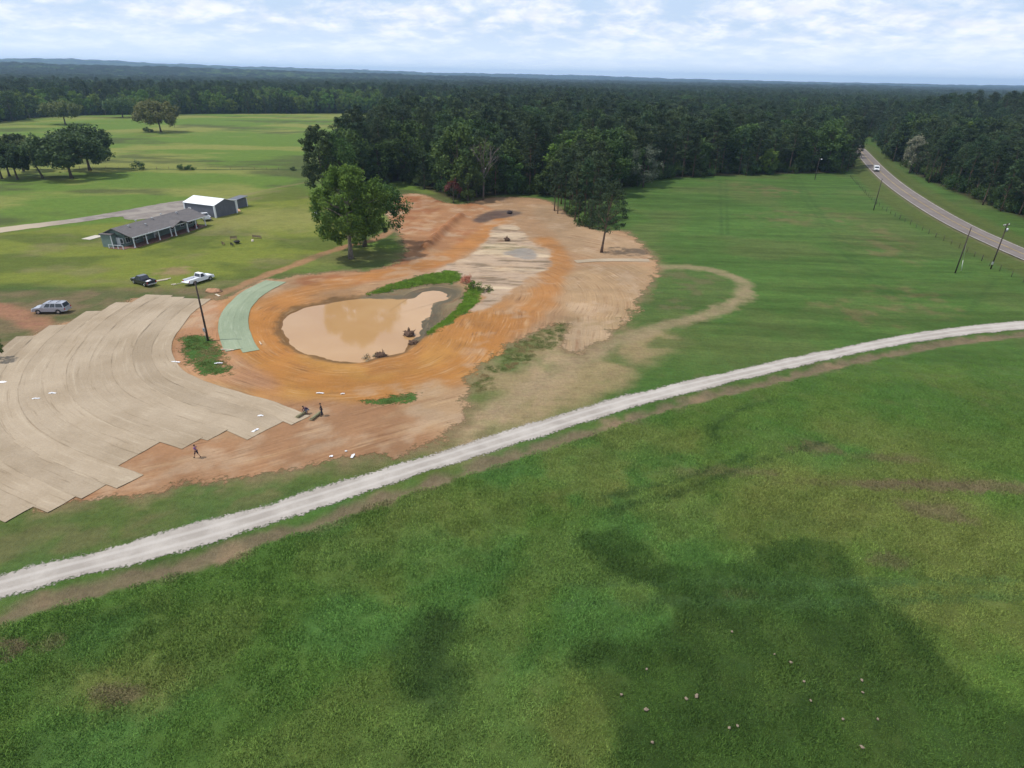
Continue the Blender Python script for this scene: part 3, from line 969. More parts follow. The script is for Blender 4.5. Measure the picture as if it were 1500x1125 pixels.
def soil_attrs(x, y):
    n = len(x)
    sp = sdf(x, y, POND, 90)
    cen = POND.mean(0)
    ang = np.arctan2(y - cen[1], x - cen[0])
    c = np.tile(np.array((0.335, 0.210, 0.125)), (n, 1))
    f = fbm(x, y, 6, 4, 201)
    # packed orange ring round the pond
    ring = sm(19, 11, sp + (f - 0.5) * 7) * sm(118, 100, y)
    c = mixc(c, (0.375, 0.170, 0.050), ring * 0.95)
    c = mixc(c, (0.44, 0.235, 0.068), ring * sm(0.45, 0.62, fbm(x, y, 9, 3, 202)) * sm(95, 78, y) * 0.8)
    # redder ground up the slope to the left
    rp = region(x, y, smooth_poly(GP([(566, 292), (616, 284), (700, 298), (745, 315), (728, 335), (690, 368), (640, 395), (560, 412), (480, 420), (430, 420), (440, 402), (545, 397), (598, 372), (578, 332)]), 1), 203, 1.5, 1.5, 5)
    c = mixc(c, (0.330, 0.160, 0.078), rp * 0.85)
    c = mixc(c, (0.285, 0.115, 0.052), rp * sm(0.48, 0.66, fbm(x, y, 7, 5, 231, 0.6)) * 0.8)
    c = mixc(c, (0.42, 0.27, 0.165), rp * sm(0.55, 0.72, fbm(x, y, 5, 5, 232, 0.6)) * 0.7)
    track = line(x, y, smooth_poly(GP([(735, 318), (700, 350), (650, 378), (590, 398), (500, 412), (430, 430), (385, 470), (390, 520), (450, 556), (540, 575), (620, 560), (700, 520), (780, 455), (815, 410), (820, 380), (800, 350)]), 2, False), 4.6, 204, 0.3)
    c = mixc(c, (0.375, 0.165, 0.048), track * 0.75)
    # dusty red ground by the blankets
    rd = region(x, y, smooth_poly(GP([(60, 760), (200, 640), (400, 640), (360, 590), (440, 585), (560, 590), (620, 585), (690, 560), (690, 620), (600, 670), (420, 695), (200, 730)]), 1), 205, 1.2, 1.6, 4)
    c = mixc(c, (0.315, 0.172, 0.098), rd * 0.9)
    c = mixc(c, (0.425, 0.295, 0.185), spot(x, y, (645, 598), 4.5, 6, 206, 0.7, 1.0) * 0.85)
    c = mixc(c, (0.36, 0.20, 0.125), region(x, y, smooth_poly(GP([(306, 438), (330, 445), (318, 480), (326, 505), (380, 540), (420, 575), (330, 565), (262, 540), (252, 500), (280, 460)]), 1), 207, 0.8, 1.2, 3) * 0.8)
    # pale ramp on the right
    c = mixc(c, (0.345, 0.238, 0.145), region(x, y, RAMP_R, 208, 1.5, 2.0, 4) * 0.85)
    c = mixc(c, (0.29, 0.215, 0.125), region(x, y, GP([(820, 470), (890, 470), (925, 450), (900, 500), (850, 530), (815, 525)]), 209, 1.5, 2.0, 4) * 0.7)
    c = mixc(c, (0.345, 0.240, 0.155), region(x, y, smooth_poly(GP([(770, 300), (812, 298), (850, 328), (930, 350), (960, 380), (850, 378), (815, 350)]), 1), 210, 1.5, 2, 5) * 0.8)
    # washed sand
    ws = region(x, y, SANDWASH, 211, 1.8, 0.8, 3)
    c = mixc(c, (0.42, 0.325, 0.255), ws * 0.92)
    c = mixc(c, (0.20, 0.150, 0.11), ws * sm(0.44, 0.58, fbm(x * 0.35, y * 2.2, 4, 5, 212, 0.65)) * 0.95)
    c = mixc(c, (0.16, 0.15, 0.07), ws * spot(x, y, (735, 362), 7, 5, 213, 0.9, 1.0) * 0.6)
    c = mixc(c, (0.60, 0.48, 0.36), ws * sm(0.57, 0.70, fbm(x * 0.3, y * 1.6, 4, 4, 214)) * 0.7)
    c = mixc(c, (0.44, 0.325, 0.235), sm(0.56, 0.72, fbm(x, y, 6, 5, 250, 0.65)) * 0.55 * sm(4, 14, sp))
    # pond margin and mud
    c = mixc(c, (0.135, 0.082, 0.040), sm(1.5, 0.5, sp + (fbm(x, y, 1.5, 3, 215) - 0.5) * 2.0) * 0.8)
    mud = region(x, y, MUD, 216, 0.6, 0.8, 2.5)
    c = mixc(c, (0.170, 0.140, 0.088), mud * 0.95)
    c = mixc(c, (0.095, 0.085, 0.062), mud * sm(2.6, 0.6, sp + (fbm(x, y, 3, 3, 217) - 0.5) * 2) * 0.8)
    c = mixc(c, (0.055, 0.045, 0.050), region(x, y, ASH, 218, 1.2, 1.0, 4) * 0.85)
    pd = region(x, y, PUDDLE, 219, 0.8, 0.6, 3)
    c = mixc(c, (0.265, 0.245, 0.235), pd * 0.9)
    c = mixc(c, (0.30, 0.125, 0.055), line(x, y, CARVE_RIDGE, 2.2, 220) * 0.8)
    c = c * (0.62 + 0.44 * fbm(x, y, 11, 5, 233, 0.6))[:, None] * np.array([[1.03, 1.0, 0.90]])
    wet = np.clip(pd + mud * sm(3, 0, sp) * 0.7, 0, 1)
    dg, ag = pdist(x, y, DITCH, 80)
    fm = np.zeros((n, 3))
    kb = np.clip(rd, 0, 1)
    kc = ws
    fm[:, 1] = kb * (1 - kc)
    fm[:, 2] = kc
    fm[:, 0] = 1 - fm[:, 1] - fm[:, 2]
    return {'col': ('FLOAT_COLOR', c), 'wet': ('FLOAT', wet), 'flow_mix': ('FLOAT_VECTOR', fm),
            'flow_pond': ('FLOAT_VECTOR', np.stack([ang * 30, sp, ang * 0], 1)),
            'flow_road': ('FLOAT_VECTOR', np.stack([ag, dg, ag * 0 + 7], 1)),
            'flow_wash': ('FLOAT_VECTOR', np.stack([x * 3.0, y * 0.8 + x * 0.05, x * 0 + 3], 1))}


rim = sdf(xf, yf, SOIL, 30)
for H in (POND_GRASS_A, POND_GRASS_B, ISLAND, TUFT, PATCH_R):
    rim = np.maximum(rim, -sdf(xf, yf, H, 30))
_rw = sm(8, 16, xf) * sm(66, 78, yf) * sm(150, 130, yf)
rim = rim + (fbm(xf, yf, 2.6, 5, 240, 0.7) - 0.5) * 6.0 * _rw + (fbm(xf, yf, 1.6, 4, 241, 0.7) - 0.5) * 1.6
soil = sheet('bare_soil', M_SOIL, rim, 0.035, soil_attrs)

_gu = smooth_poly(GP(GRAVEL_U), 2, False)


def lane_attr(x, y):
    a, _ = pdist(x, y, _gu, 30)
    b_, _ = pdist(x, y, _gl, 30)
    return {'lane': ('FLOAT', a / (a + b_ + 1e-6))}


gravel = sheet('gravel_road', M_GRAVEL, sdf(xf, yf, GRAVEL, 20), 0.05, lane_attr, 1.0)


def drive_attr(x, y):
    p = G(215, 310)
    return {'lane': ('FLOAT', sm(32, 15, np.hypot(x - p[0], y - p[1])))}


drive = sheet('driveway', M_DRIVE, sdf(xf, yf, DRIVE, 20), 0.045, drive_attr, 1.0)

# pond
P = POND.copy()
c_ = P.mean(0)
dirn = P - c_
P2 = P + dirn / np.linalg.norm(dirn, axis=1)[:, None] * 3.0
pond = obj('pond_water', mesh_np('pond_water', [(x_, y_, WATER_Z) for x_, y_ in P2] + [(c_[0], c_[1], WATER_Z)],
                                 [(i, (i + 1) % len(P2), len(P2)) for i in range(len(P2))], [M_WATER]))
pond['kind'] = 'structure'

# paved road with its lines
road_parts = []


def ribbon(name, A, B, lift, mat, k, parent=None, lane=True):
    n = len(A)
    T = np.linspace(0, 1, k + 1)
    V = np.concatenate([(A + (B - A) * t) for t in T]).reshape(k + 1, n, 2)
    z = zfun(V[..., 0].ravel(), V[..., 1].ravel(), False).reshape(k + 1, n)
    z = np.maximum(z, 0.0) * 0 + z + lift
    V = np.concatenate([V, z[..., None]], -1).reshape(-1, 3)
    ii = np.arange((k + 1) * n).reshape(k + 1, n)
    q = np.stack([ii[:-1, :-1], ii[1:, :-1], ii[1:, 1:], ii[:-1, 1:]], -1).reshape(-1, 4)
    at = {'lane': ('FLOAT', np.repeat(T, n))}
    o = obj(name, mesh_np(name, V, q, [mat], True, at), parent)
    return o


def resample(P, step):
    d = np.concatenate([[0], np.cumsum(np.hypot(*np.diff(P, axis=0).T))])
    s = np.arange(0, d[-1], step)
    return np.stack([np.interp(s, d, P[:, 0]), np.interp(s, d, P[:, 1])], 1)


RC = resample(smooth_poly(ROAD_C, 1, False), 2.0)
tn = np.gradient(RC, axis=0)
tn /= np.linalg.norm(tn, axis=1)[:, None]
RN = np.stack([-tn[:, 1], tn[:, 0]], 1)
RHW = 3.7
M_PAINT_W = plain('white_road_paint', (0.45, 0.43, 0.40), 0.7, noise=0.15, scale=0.4)
M_PAINT_Y = plain('yellow_road_paint', (0.34, 0.24, 0.075), 0.7, noise=0.2, scale=0.4)
road = ribbon('road', RC - RN * RHW, RC + RN * RHW, 0.16, M_ROAD, 8)
road['kind'] = 'structure'
for s_ in (-1, 1):
    ribbon('edge_line', RC + RN * s_ * (RHW - 0.36), RC + RN * s_ * (RHW - 0.20), 0.19, M_PAINT_W, 1, road)
ribbon('centre_line', RC - RN * 0.17, RC - RN * 0.05, 0.19, M_PAINT_Y, 1, road)
ribbon('centre_line', RC + RN * 0.05, RC + RN * 0.17, 0.19, M_PAINT_Y, 1, road)

# ------------------------------------------------------------------ erosion blankets, strip by strip
INNER = GP([(330, 425), (318, 432), (306, 441), (283, 457), (260, 483), (250, 507), (252, 527), (267, 547), (300, 562), (350, 577), (400, 589), (433, 602), (456, 611), (480, 622)])
INNER = resample(smooth_poly(INNER, 3, False), 0.8)
ti = np.gradient(INNER, axis=0)
ti /= np.linalg.norm(ti, axis=1)[:, None]
NI = np.stack([ti[:, 1], -ti[:, 0]], 1)
if (NI[len(NI) // 2] @ (G(100, 600) - INNER[len(NI) // 2])) < 0:
    NI = -NI


def strip(name, Cn, Nn, d0, d1, lift, mat, parent=None, k=6, seed=0, fold=0.0):
    n = len(Cn)
    D = np.linspace(d0, d1, k + 1)
    wob = (fbm(np.arange(n) * 0.8, np.full(n, seed * 3.1), 7, 3, 300 + seed) - 0.5) * 0.5
    V = np.stack([Cn + Nn * (d + wob[:, None]) for d in D])
    z = zfun(V[..., 0].ravel(), V[..., 1].ravel()).reshape(k + 1, n) + lift
    pr = np.interp(np.linspace(0, 1, k + 1), [0, 0.17, 0.83, 1], [0.012, 0, 0, 0.0])
    z = z + pr[:, None] + np.maximum(0, fbm(V[..., 0].ravel(), V[..., 1].ravel(), 2.5, 3, 310 + seed).reshape(k + 1, n) - 0.5) * 0.16
    s = np.concatenate([[0], np.cumsum(np.hypot(*np.diff(Cn, axis=0).T))])
    fl = np.stack([np.tile(s, (k + 1, 1)), np.tile(D[:, None], (1, n)), np.zeros((k + 1, n))], -1).reshape(-1, 3)
    V = np.concatenate([V, z[..., None]], -1).reshape(-1, 3)
    ii = np.arange((k + 1) * n).reshape(k + 1, n)
    q = np.stack([ii[:-1, :-1], ii[1:, :-1], ii[1:, 1:], ii[:-1, 1:]], -1).reshape(-1, 4)
    return obj(name, mesh_np(name, V, q, [mat], True, {'flow': ('FLOAT_VECTOR', fl), 'edge': ('FLOAT', np.repeat(np.abs(np.linspace(-1, 1, k + 1)), n))}), parent)


WSTRIP = 2.6
ordn = ['innermost', 'second', 'third', 'fourth', 'fifth', 'sixth', 'seventh', 'eighth', 'ninth', 'tenth', 'eleventh', 'twelfth', 'thirteenth', 'fourteenth', 'fifteenth', 'sixteenth']
for i in range(15):
    off = INNER + NI * (WSTRIP * (i + 0.5))
    dd = sdf(off[:, 0], off[:, 1], STRAW, 30)
    k = np.where(dd < 0.15)[0]
    if len(k) < 8:
        continue
    a_, b_ = k[0], k[-1]
    o = strip('erosion_blanket', INNER[a_:b_ + 1], NI[a_:b_ + 1], WSTRIP * i - 0.12, WSTRIP * (i + 1) + 0.06, 0.085 + 0.004 * (i % 3), M_STRAW, None, 6, i)
    lab = ('straw erosion blanket strip beside the bare soil round the pond, innermost of the curved strips' if i == 0
           else '%s straw erosion blanket strip counted out from the pond, laid along the curve' % ordn[i])
    tag(o, lab, 'blanket', 'straw blanket strips laid in a curve')

GC = resample(smooth_poly(GP([(404, 412), (388, 420), (362, 436), (345, 455), (340, 475), (346, 498), (358, 518)]), 3, False), 0.8)
tg = np.gradient(GC, axis=0)
tg /= np.linalg.norm(tg, axis=1)[:, None]
NG = np.stack([tg[:, 1], -tg[:, 0]], 1)
if (NG[len(NG) // 2] @ (G(300, 480) - GC[len(NG) // 2])) < 0:
    NG = -NG
tag(strip('erosion_blanket', GC[:-2], NG[:-2], -0.05, 2.35, 0.10, M_GREENB, None, 6, 40), 'pale green erosion blanket strip on the side facing the tall bare pole', 'blanket', 'green blanket strips')
tag(strip('erosion_blanket', GC, NG, -2.4, 0.05, 0.094, M_GREENB, None, 6, 41), 'pale green erosion blanket strip on the side facing the pond', 'blanket', 'green blanket strips')
RB = resample(smooth_poly(GP([(843, 382), (870, 380.5), (905, 380), (952, 381.5)]), 2, False), 0.8)
tb = np.gradient(RB, axis=0)
tb /= np.linalg.norm(tb, axis=1)[:, None]
tag(strip('erosion_blanket', RB, np.stack([tb[:, 1], -tb[:, 0]], 1), -1.2, 1.2, 0.10, M_STRAW, None, 6, 42), 'short straw erosion blanket strip on pale soil in front of the lone leaning pine', 'blanket')
#__PART3__
# ------------------------------------------------------------------ trees
def leaves(cl, per, size, seed, flat=1.0, aspect=0.62, up=0.45, tint_sp=0.25):
    """cl: rows cx,cy,cz,r ; a crown of leaf-sized faces in uneven clumps"""
    r = np.random.default_rng(seed)
    cl = np.asarray(cl, float)
    n = len(cl)
    k = n * per
    idx = np.repeat(np.arange(n), per)
    dv = r.normal(size=(k, 3))
    dv /= np.linalg.norm(dv, axis=1)[:, None]
    rad = r.random(k) ** 0.45 * (0.75 + 0.5 * r.random(k))
    off = dv * (rad * cl[idx, 3])[:, None]
    off[:, 2] *= flat
    P = cl[idx, :3] + off
    nrm = dv * 0.6 + r.normal(size=(k, 3)) * 0.55 + np.array([0, 0, up])
    nrm /= np.linalg.norm(nrm, axis=1)[:, None]
    a = np.cross(nrm, r.normal(size=(k, 3)))
    a /= np.linalg.norm(a, axis=1)[:, None] + 1e-9
    b_ = np.cross(nrm, a)
    s = size * (0.6 + 0.8 * r.random(k))[:, None]
    A, B = a * s * 0.5, b_ * s * 0.5 * aspect
    V = np.stack([P - A, P + B - A * 0.1, P + A, P - B + A * 0.1], 1).reshape(-1, 3)
    Fq = np.arange(4 * k).reshape(-1, 4)
    ct = r.random(n)
    tint = np.clip(ct[idx] * 0.75 + (r.random(k) - 0.3) * tint_sp * 2, 0, 1)
    return V, Fq, np.repeat(tint, 4)


def crown_mesh(name, mat, *a, **k):
    V, Fq, t = leaves(*a, **k)
    return mesh_np(name, V, Fq, [mat], False, {'tint': ('FLOAT', t)})


def dome_clusters(rr, H, R, base, n, cr, lob=0.35, squash=1.0, skew=(0, 0), open_=0.0):
    cz, hz = H * (base + 1) / 2, H * (1 - base) / 2
    out = []
    ph = rr.uniform(0, 6.28)
    while len(out) < n:
        th = rr.uniform(0, 2 * math.pi)
        u = rr.uniform(-0.92, 1.0)
        q = math.sqrt(max(0, 1 - u * u)) if u > 0 else math.sqrt(max(0, 1 - (u * 0.85) ** 2))
        k = rr.uniform(0.45, 1.0) ** 0.55
        lb = 1 + lob * (math.sin(2 * th + ph) * 0.5 + math.sin(3 * th + 2.1 * ph + u * 2) * 0.5) * 0.8
        x = R * q * k * lb * math.cos(th) + skew[0] * (u + 1) / 2
        y = R * q * k * lb * math.sin(th) + skew[1] * (u + 1) / 2
        z = cz + hz * u * k * squash * 0.94 + rr.uniform(-0.3, 0.3)
        if rr.random() < open_ and k < 0.75:
            continue
        out.append((x, y, z, cr * R * rr.uniform(0.6, 1.25)))
    return out


def trunk_mesh(name, mat, H, r0, base, cl, rr, lean=(0, 0), limbs=14, top=0.85, forks=None, sides=7):
    mb = MB()
    pts, rad = [], []
    n = 8
    for i in range(n + 1):
        t = i / n
        z = H * top * t
        w = 0.012 * H * math.sin(t * 5 + lean[0]) * t
        pts.append((lean[0] * t ** 1.2 + w, lean[1] * t ** 1.2 + w * 0.6, z))
        rad.append(r0 * ((1 + 0.5 * math.exp(-t * 18)) * (1 - t) ** 0.75 + 0.06))
    mb.tube(pts, rad, sides)
    order = sorted(cl, key=lambda c: rr.random())[:limbs]
    for c in order:
        tz = max(base * 0.75, min(0.92, (c[2] / H) * 0.72)) if H > 0 else 0.5
        tt = tz / top
        tt = min(tt, 0.95)
        j = tt * n
        i0 = min(int(j), n - 1)
        f = j - i0
        a0 = Vector(pts[i0]).lerp(Vector(pts[i0 + 1]), f)
        e = Vector(c[:3])
        md = a0.lerp(e, 0.5) + Vector((rr.uniform(-0.3, 0.3), rr.uniform(-0.3, 0.3), 0.05 * H * rr.uniform(-0.2, 0.6)))
        rb = max(0.05, r0 * (1 - tt) ** 0.7 * 0.55)
        mb.tube([a0, a0.lerp(md, 0.5) + Vector((0, 0, 0.1)), md, e], [rb, rb * 0.8, rb * 0.55, rb * 0.2], 5, False)
    return mb.mesh(name, mat)


def broad_tree(seed, mat, H=16, R=6, base=0.28, n=46, per=56, size=0.62, cr=0.27, bark=None, r0=0.28, **kw):
    rr = random.Random(seed)
    lean = kw.pop('lean', (rr.uniform(-0.6, 0.6), rr.uniform(-0.6, 0.6)))
    limbs = kw.pop('limbs', 14)
    cl = dome_clusters(rr, H, R, base, n, cr, skew=lean, **kw)
    return trunk_mesh('trunk', bark or M_BARK, H, r0, base, cl, rr, lean, limbs), crown_mesh('crown', mat, cl, per, size, seed)


def pine_tree(seed, mat, H=22, R=3.6, base=0.45, n=46, per=66, size=0.78, r0=0.24, lean=None, bark=None, limbs=16, cr=0.30):
    rr = random.Random(seed)
    lean = lean or (rr.uniform(-0.5, 0.5), rr.uniform(-0.5, 0.5))
    cl = []
    for i in range(n):
        t = ((i + rr.random()) / n) ** 0.85
        prof = (0.55 + 0.45 * math.sin(min(1, t * 2.2) * math.pi / 2)) * (1 - max(0, t - 0.3) / 0.7) ** 0.62 + 0.10
        th = i * 2.4 + rr.uniform(-0.5, 0.5)
        rad = R * prof * rr.uniform(0.25, 1.08)
        z = H * (base + (1 - base) * t) - 0.3 + rr.uniform(-0.5, 0.4)
        f = z / H
        cl.append((rad * math.cos(th) + lean[0] * f ** 1.2, rad * math.sin(th) + lean[1] * f ** 1.2, min(z, H - 0.4), R * cr * rr.uniform(0.7, 1.3)))
    return trunk_mesh('trunk', bark or M_PINEBARK, H, r0, base, cl, rr, lean, limbs, top=0.96), crown_mesh('crown', mat, cl, per, size, seed, flat=0.62, aspect=0.30, up=0.6)


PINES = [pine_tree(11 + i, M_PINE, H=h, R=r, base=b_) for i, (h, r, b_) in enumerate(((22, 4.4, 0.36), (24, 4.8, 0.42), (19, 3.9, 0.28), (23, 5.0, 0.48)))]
BROADS = [broad_tree(31 + i, M_BROAD, H=h, R=r, base=b_, n=62, per=72, size=0.8, cr=0.24) for i, (h, r, b_) in enumerate(((16, 6.4, 0.1), (19, 7.2, 0.14), (14, 5.6, 0.06), (21, 7.0, 0.2)))]
FRESH = [broad_tree(51 + i, M_LIGHTOAK, H=h, R=r, base=b_, n=58, per=72, size=0.78, cr=0.24) for i, (h, r, b_) in enumerate(((18, 6.6, 0.16), (15, 5.6, 0.1)))]
SHRUBS = [broad_tree(61 + i, M_BROAD, H=h, R=r, base=0.0, n=22, per=46, size=0.5, cr=0.4, r0=0.08) for i, (h, r) in enumerate(((4.5, 2.6), (6.0, 3.0)))]
KINDS = PINES + BROADS + FRESH + SHRUBS
KNAME = ['pine_tree'] * 4 + ['broadleaf_tree'] * 4 + ['broadleaf_tree'] * 2 + ['shrub'] * 2


def joined(tr, cr, name):
    bm = bmesh.new()
    bm.from_mesh(tr)
    nt_ = len(bm.faces)
    bm.from_mesh(cr)
    bm.faces.ensure_lookup_table()
    for f in bm.faces[nt_:]:
        f.material_index = 1
    me = bpy.data.meshes.new(name)
    bm.to_mesh(me)
    bm.free()
    me.materials.append(tr.materials[0])
    me.materials.append(cr.materials[0])
    return me


def set_tree(name, tr, cr, label, cat, loc, rz=0.0, scale=1.0, group=None):
    t = thing(name, label, cat, loc, rz, group)
    t.scale = scale if hasattr(scale, '__len__') else (scale,) * 3
    obj('trunk', tr, t)
    obj('crown', cr, t)
    return t


def instancer(name, protos, pts, rot, scl, idx, col=None):
    """one countless mass: copies of a few shapes on a cloud of points"""
    pc = bpy.data.collections.new(name + '_shapes')
    for i, pm in enumerate(protos):
        pc.objects.link(bpy.data.objects.new('%s_shape_%02d' % (name, i), pm))
    me = bpy.data.meshes.new(name)
    me.vertices.add(len(pts))
    me.vertices.foreach_set('co', np.asarray(pts, np.float32).ravel())
    for nm, ty, d, fld in (('rotz', 'FLOAT', rot, 'value'), ('scl', 'FLOAT_VECTOR', scl, 'vector'), ('pick', 'INT', idx, 'value')):
        a = me.attributes.new(nm, ty, 'POINT')
        a.data.foreach_set(fld, np.asarray(d, np.int32 if ty == 'INT' else np.float32).ravel())
    if col is not None:
        a = me.attributes.new('icol', 'FLOAT_COLOR', 'POINT')
        a.data.foreach_set('color', np.hstack([col, np.ones((len(col), 1))]).astype(np.float32).ravel())
    o = obj(name, me)
    ng = bpy.data.node_groups.new(name + '_scatter', 'GeometryNodeTree')
    ng.interface.new_socket('Geometry', in_out='INPUT', socket_type='NodeSocketGeometry')
    ng.interface.new_socket('Geometry', in_out='OUTPUT', socket_type='NodeSocketGeometry')
    gi, go = ng.nodes.new('NodeGroupInput'), ng.nodes.new('NodeGroupOutput')
    iop = ng.nodes.new('GeometryNodeInstanceOnPoints')
    ci = ng.nodes.new('GeometryNodeCollectionInfo')
    ci.inputs['Collection'].default_value = pc
    ci.inputs['Separate Children'].default_value = True
    ci.inputs['Reset Children'].default_value = True

    def attr(nm, ty):
        n_ = ng.nodes.new('GeometryNodeInputNamedAttribute')
        n_.data_type = ty
        n_.inputs['Name'].default_value = nm
        return n_.outputs['Attribute']
    cx = ng.nodes.new('ShaderNodeCombineXYZ')
    ng.links.new(attr('rotz', 'FLOAT'), cx.inputs[2])
    ng.links.new(gi.outputs[0], iop.inputs['Points'])
    ng.links.new(ci.outputs[0], iop.inputs['Instance'])
    iop.inputs['Pick Instance'].default_value = True
    ng.links.new(attr('pick', 'INT'), iop.inputs['Instance Index'])
    ng.links.new(cx.outputs[0], iop.inputs['Rotation'])
    ng.links.new(attr('scl', 'FLOAT_VECTOR'), iop.inputs['Scale'])
    ng.links.new(iop.outputs[0], go.inputs[0])
    md = o.modifiers.new('scatter', 'NODES')
    md.node_group = ng
    o['kind'] = 'stuff'
    return o


# --- where the woods stand
def proj(P):
    q = P - np.array([0, 0, CAM_H])
    dz = q @ F_
    return 750 + FPX * (q @ R_) / dz, 562.5 - FPX * (q @ U_) / dz, dz


def woods_points():
    pts = []
    s = 7.3
    for row, yy in enumerate(np.arange(120, 1000, s * 0.87)):
        hw = yy * 0.98 + 40
        xs = np.arange(-hw, hw, s) + (row % 2) * s / 2
        pts.append(np.stack([xs, np.full(len(xs), yy)], 1))
    P = np.vstack(pts)
    P = P + rng.uniform(-0.42, 0.42, P.shape) * s
    d = sdf(P[:, 0], P[:, 1], OPEN, 60)
    dr, _ = pdist(P[:, 0], P[:, 1], ROAD_C, 30)
    k = (d > 1.2) & (dr > 9)
    P, d = P[k], d[k]
    far = []
    r = 985.0
    while r < 9500:
        s = max(8.5, r * 0.0095)
        n = int(2 * 0.80 * r / s)
        az = np.linspace(-0.80, 0.80, n) + rng.uniform(-0.5, 0.5, n) * s / r
        rr_ = r + rng.uniform(-0.5, 0.5, n) * s
        far.append(np.stack([rr_ * np.sin(az), rr_ * np.cos(az), np.full(n, s)], 1))
        r += s * (0.9 if r < 5000 else 1.3)
    Fp = np.vstack(far)
    return P, d, Fp


WP, WD, WF = woods_points()
wz = zfun(WP[:, 0], WP[:, 1], False)
wx, wy, wdz = proj(np.column_stack([WP, wz]))
dist = np.hypot(WP[:, 0], WP[:, 1])
mixn = fbm(WP[:, 0], WP[:, 1], 45, 3, 401)
u = rng.random(len(WP))
leftw = sm(-10, -90, WP[:, 0]) * sm(330, 420, WP[:, 1])
centre = (WP[:, 0] > -60) & (WP[:, 0] < 48) & (WP[:, 1] < 520)
pine_p = np.where(leftw > 0.5, 0.25, np.where(centre, 0.45, 0.90)) + (mixn - 0.5) * 0.9
kind = np.where(u < pine_p, rng.integers(0, 4, len(WP)), np.where(rng.random(len(WP)) < np.where(leftw > 0.5, 0.75, np.where(centre, 0.12, 0.08)), rng.integers(8, 10, len(WP)), rng.integers(4, 8, len(WP))))
sc = rng.uniform(0.68, 1.16, len(WP)) * np.where(kind < 4, np.where(WP[:, 0] > 90, 0.88, 1.0), 1.0)
rot = rng.uniform(0, 6.28, len(WP))
inframe = (wx > -40) & (wx < 1540)
score = dist + 4.5 * WD
cand = np.where(inframe & (WD < 13))[0]
cand = cand[np.argsort(score[cand])][:285]
single = np.zeros(len(WP), bool)
single[cand] = True
STAND = {'soil': 'at the wood edge above the graded soil', 'field': 'at the wood edge behind the green field',
         'road': 'in the dense woods across the paved road', 'pasture': 'in the tree line at the far end of the pasture'}
KLAB = ['tall dark pine'] * 4 + ['dark green leafy tree'] * 4 + ['bright green leafy tree'] * 2
EMPTY_Z = 0.35
for i in cand:
    x_, y_ = WP[i]
    st = 'pasture' if (x_ < -25 and y_ > 330) else ('soil' if wx[i] < 930 else ('road' if wx[i] > 1285 or (wx[i] > 1262 and wy[i] < 236) else 'field'))
    k = int(kind[i])
    set_tree(KNAME[k], KINDS[k][0], KINDS[k][1], KLAB[k] + ' ' + STAND[st], 'tree', (x_, y_, wz[i] - 0.15), rot[i], sc[i], 'trees along the wood edge, ' + st)
k = ~single
n_near = int(k.sum())
# undergrowth along the wood edge so that no daylight shows under the crowns
ue = np.where((WD < 30))[0]
UP = WP[ue] + rng.uniform(-3, 3, (len(ue), 2))
UP = np.vstack([UP, WP[ue] + rng.uniform(-3.5, 3.5, (len(ue), 2))])
ud = sdf(UP[:, 0], UP[:, 1], OPEN, 60)
udr, _ = pdist(UP[:, 0], UP[:, 1], ROAD_C, 30)
UP = UP[(ud > 1.5) & (udr > 10)]
tot_pts = [np.column_stack([WP[k], wz[k] - 0.15]), np.column_stack([UP, zfun(UP[:, 0], UP[:, 1], False) - 0.2])]
tot_rot = [rot[k], rng.uniform(0, 6.28, len(UP))]
tot_scl = [np.repeat(sc[k][:, None], 3, 1), np.repeat(rng.uniform(0.6, 1.15, len(UP))[:, None], 3, 1)]
tot_idx = [kind[k], rng.integers(10, 12, len(UP))]
fz = zfun(WF[:, 0], WF[:, 1], False)
fm_ = fbm(WF[:, 0], WF[:, 1], 260, 3, 402)
faz = np.degrees(np.arctan2(WF[:, 0], WF[:, 1]))
pp = np.where(faz < -2, 0.30, 0.60) + (fm_ - 0.5) * 1.6
uu = rng.random(len(WF))
fk = np.where(uu < pp, rng.integers(0, 4, len(WF)), np.where(rng.random(len(WF)) < np.where(faz < -2, 0.7, 0.4), rng.integers(8, 10, len(WF)), rng.integers(4, 8, len(WF))))
hs_ = WF[:, 2] / 8.5
fs = np.stack([hs_ * np.where(fk < 4, 1.5, 1.0), hs_ * np.where(fk < 4, 1.5, 1.0), rng.uniform(0.75, 1.05, len(WF))], 1)
tot_pts.append(np.column_stack([WF[:, :2], fz - 1.0]))
tot_rot.append(rng.uniform(0, 6.28, len(WF)))
tot_scl.append(fs)
tot_idx.append(fk)
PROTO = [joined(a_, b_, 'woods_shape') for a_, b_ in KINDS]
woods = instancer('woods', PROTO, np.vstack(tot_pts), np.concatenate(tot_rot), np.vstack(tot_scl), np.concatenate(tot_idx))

# --- trees that stand apart
tr, cr = broad_tree(101, M_LIGHTOAK, H=21.0, R=7.3, base=0.13, n=190, per=125, size=0.5, cr=0.17, bark=M_PALEBARK, r0=0.48, lean=(0.3, 0.4), limbs=20, lob=0.5, open_=0.2)
set_tree('oak_tree', tr, cr, 'large bright green oak with a pale trunk beside the soil lane', 'tree', on(514, 379, -0.1))
tr, cr = broad_tree(102, M_OAK, H=15.5, R=8.0, base=0.16, n=120, per=110, size=0.5, cr=0.18, r0=0.42, lean=(2.6, 0.2), limbs=28, lob=0.6, open_=0.4)
set_tree('oak_tree', tr, cr, 'darker spreading oak with several stems close behind the large bright green oak', 'tree', on(534, 361, -0.1))
tr, cr = broad_tree(103, M_LIVEOAK, H=24, R=6.0, base=0.10, n=130, per=90, size=0.6, cr=0.19)
set_tree('pine_tree', tr, cr, 'tall dense dark tree at the woods corner behind the large oak', 'tree', on(474, 292, -0.1))
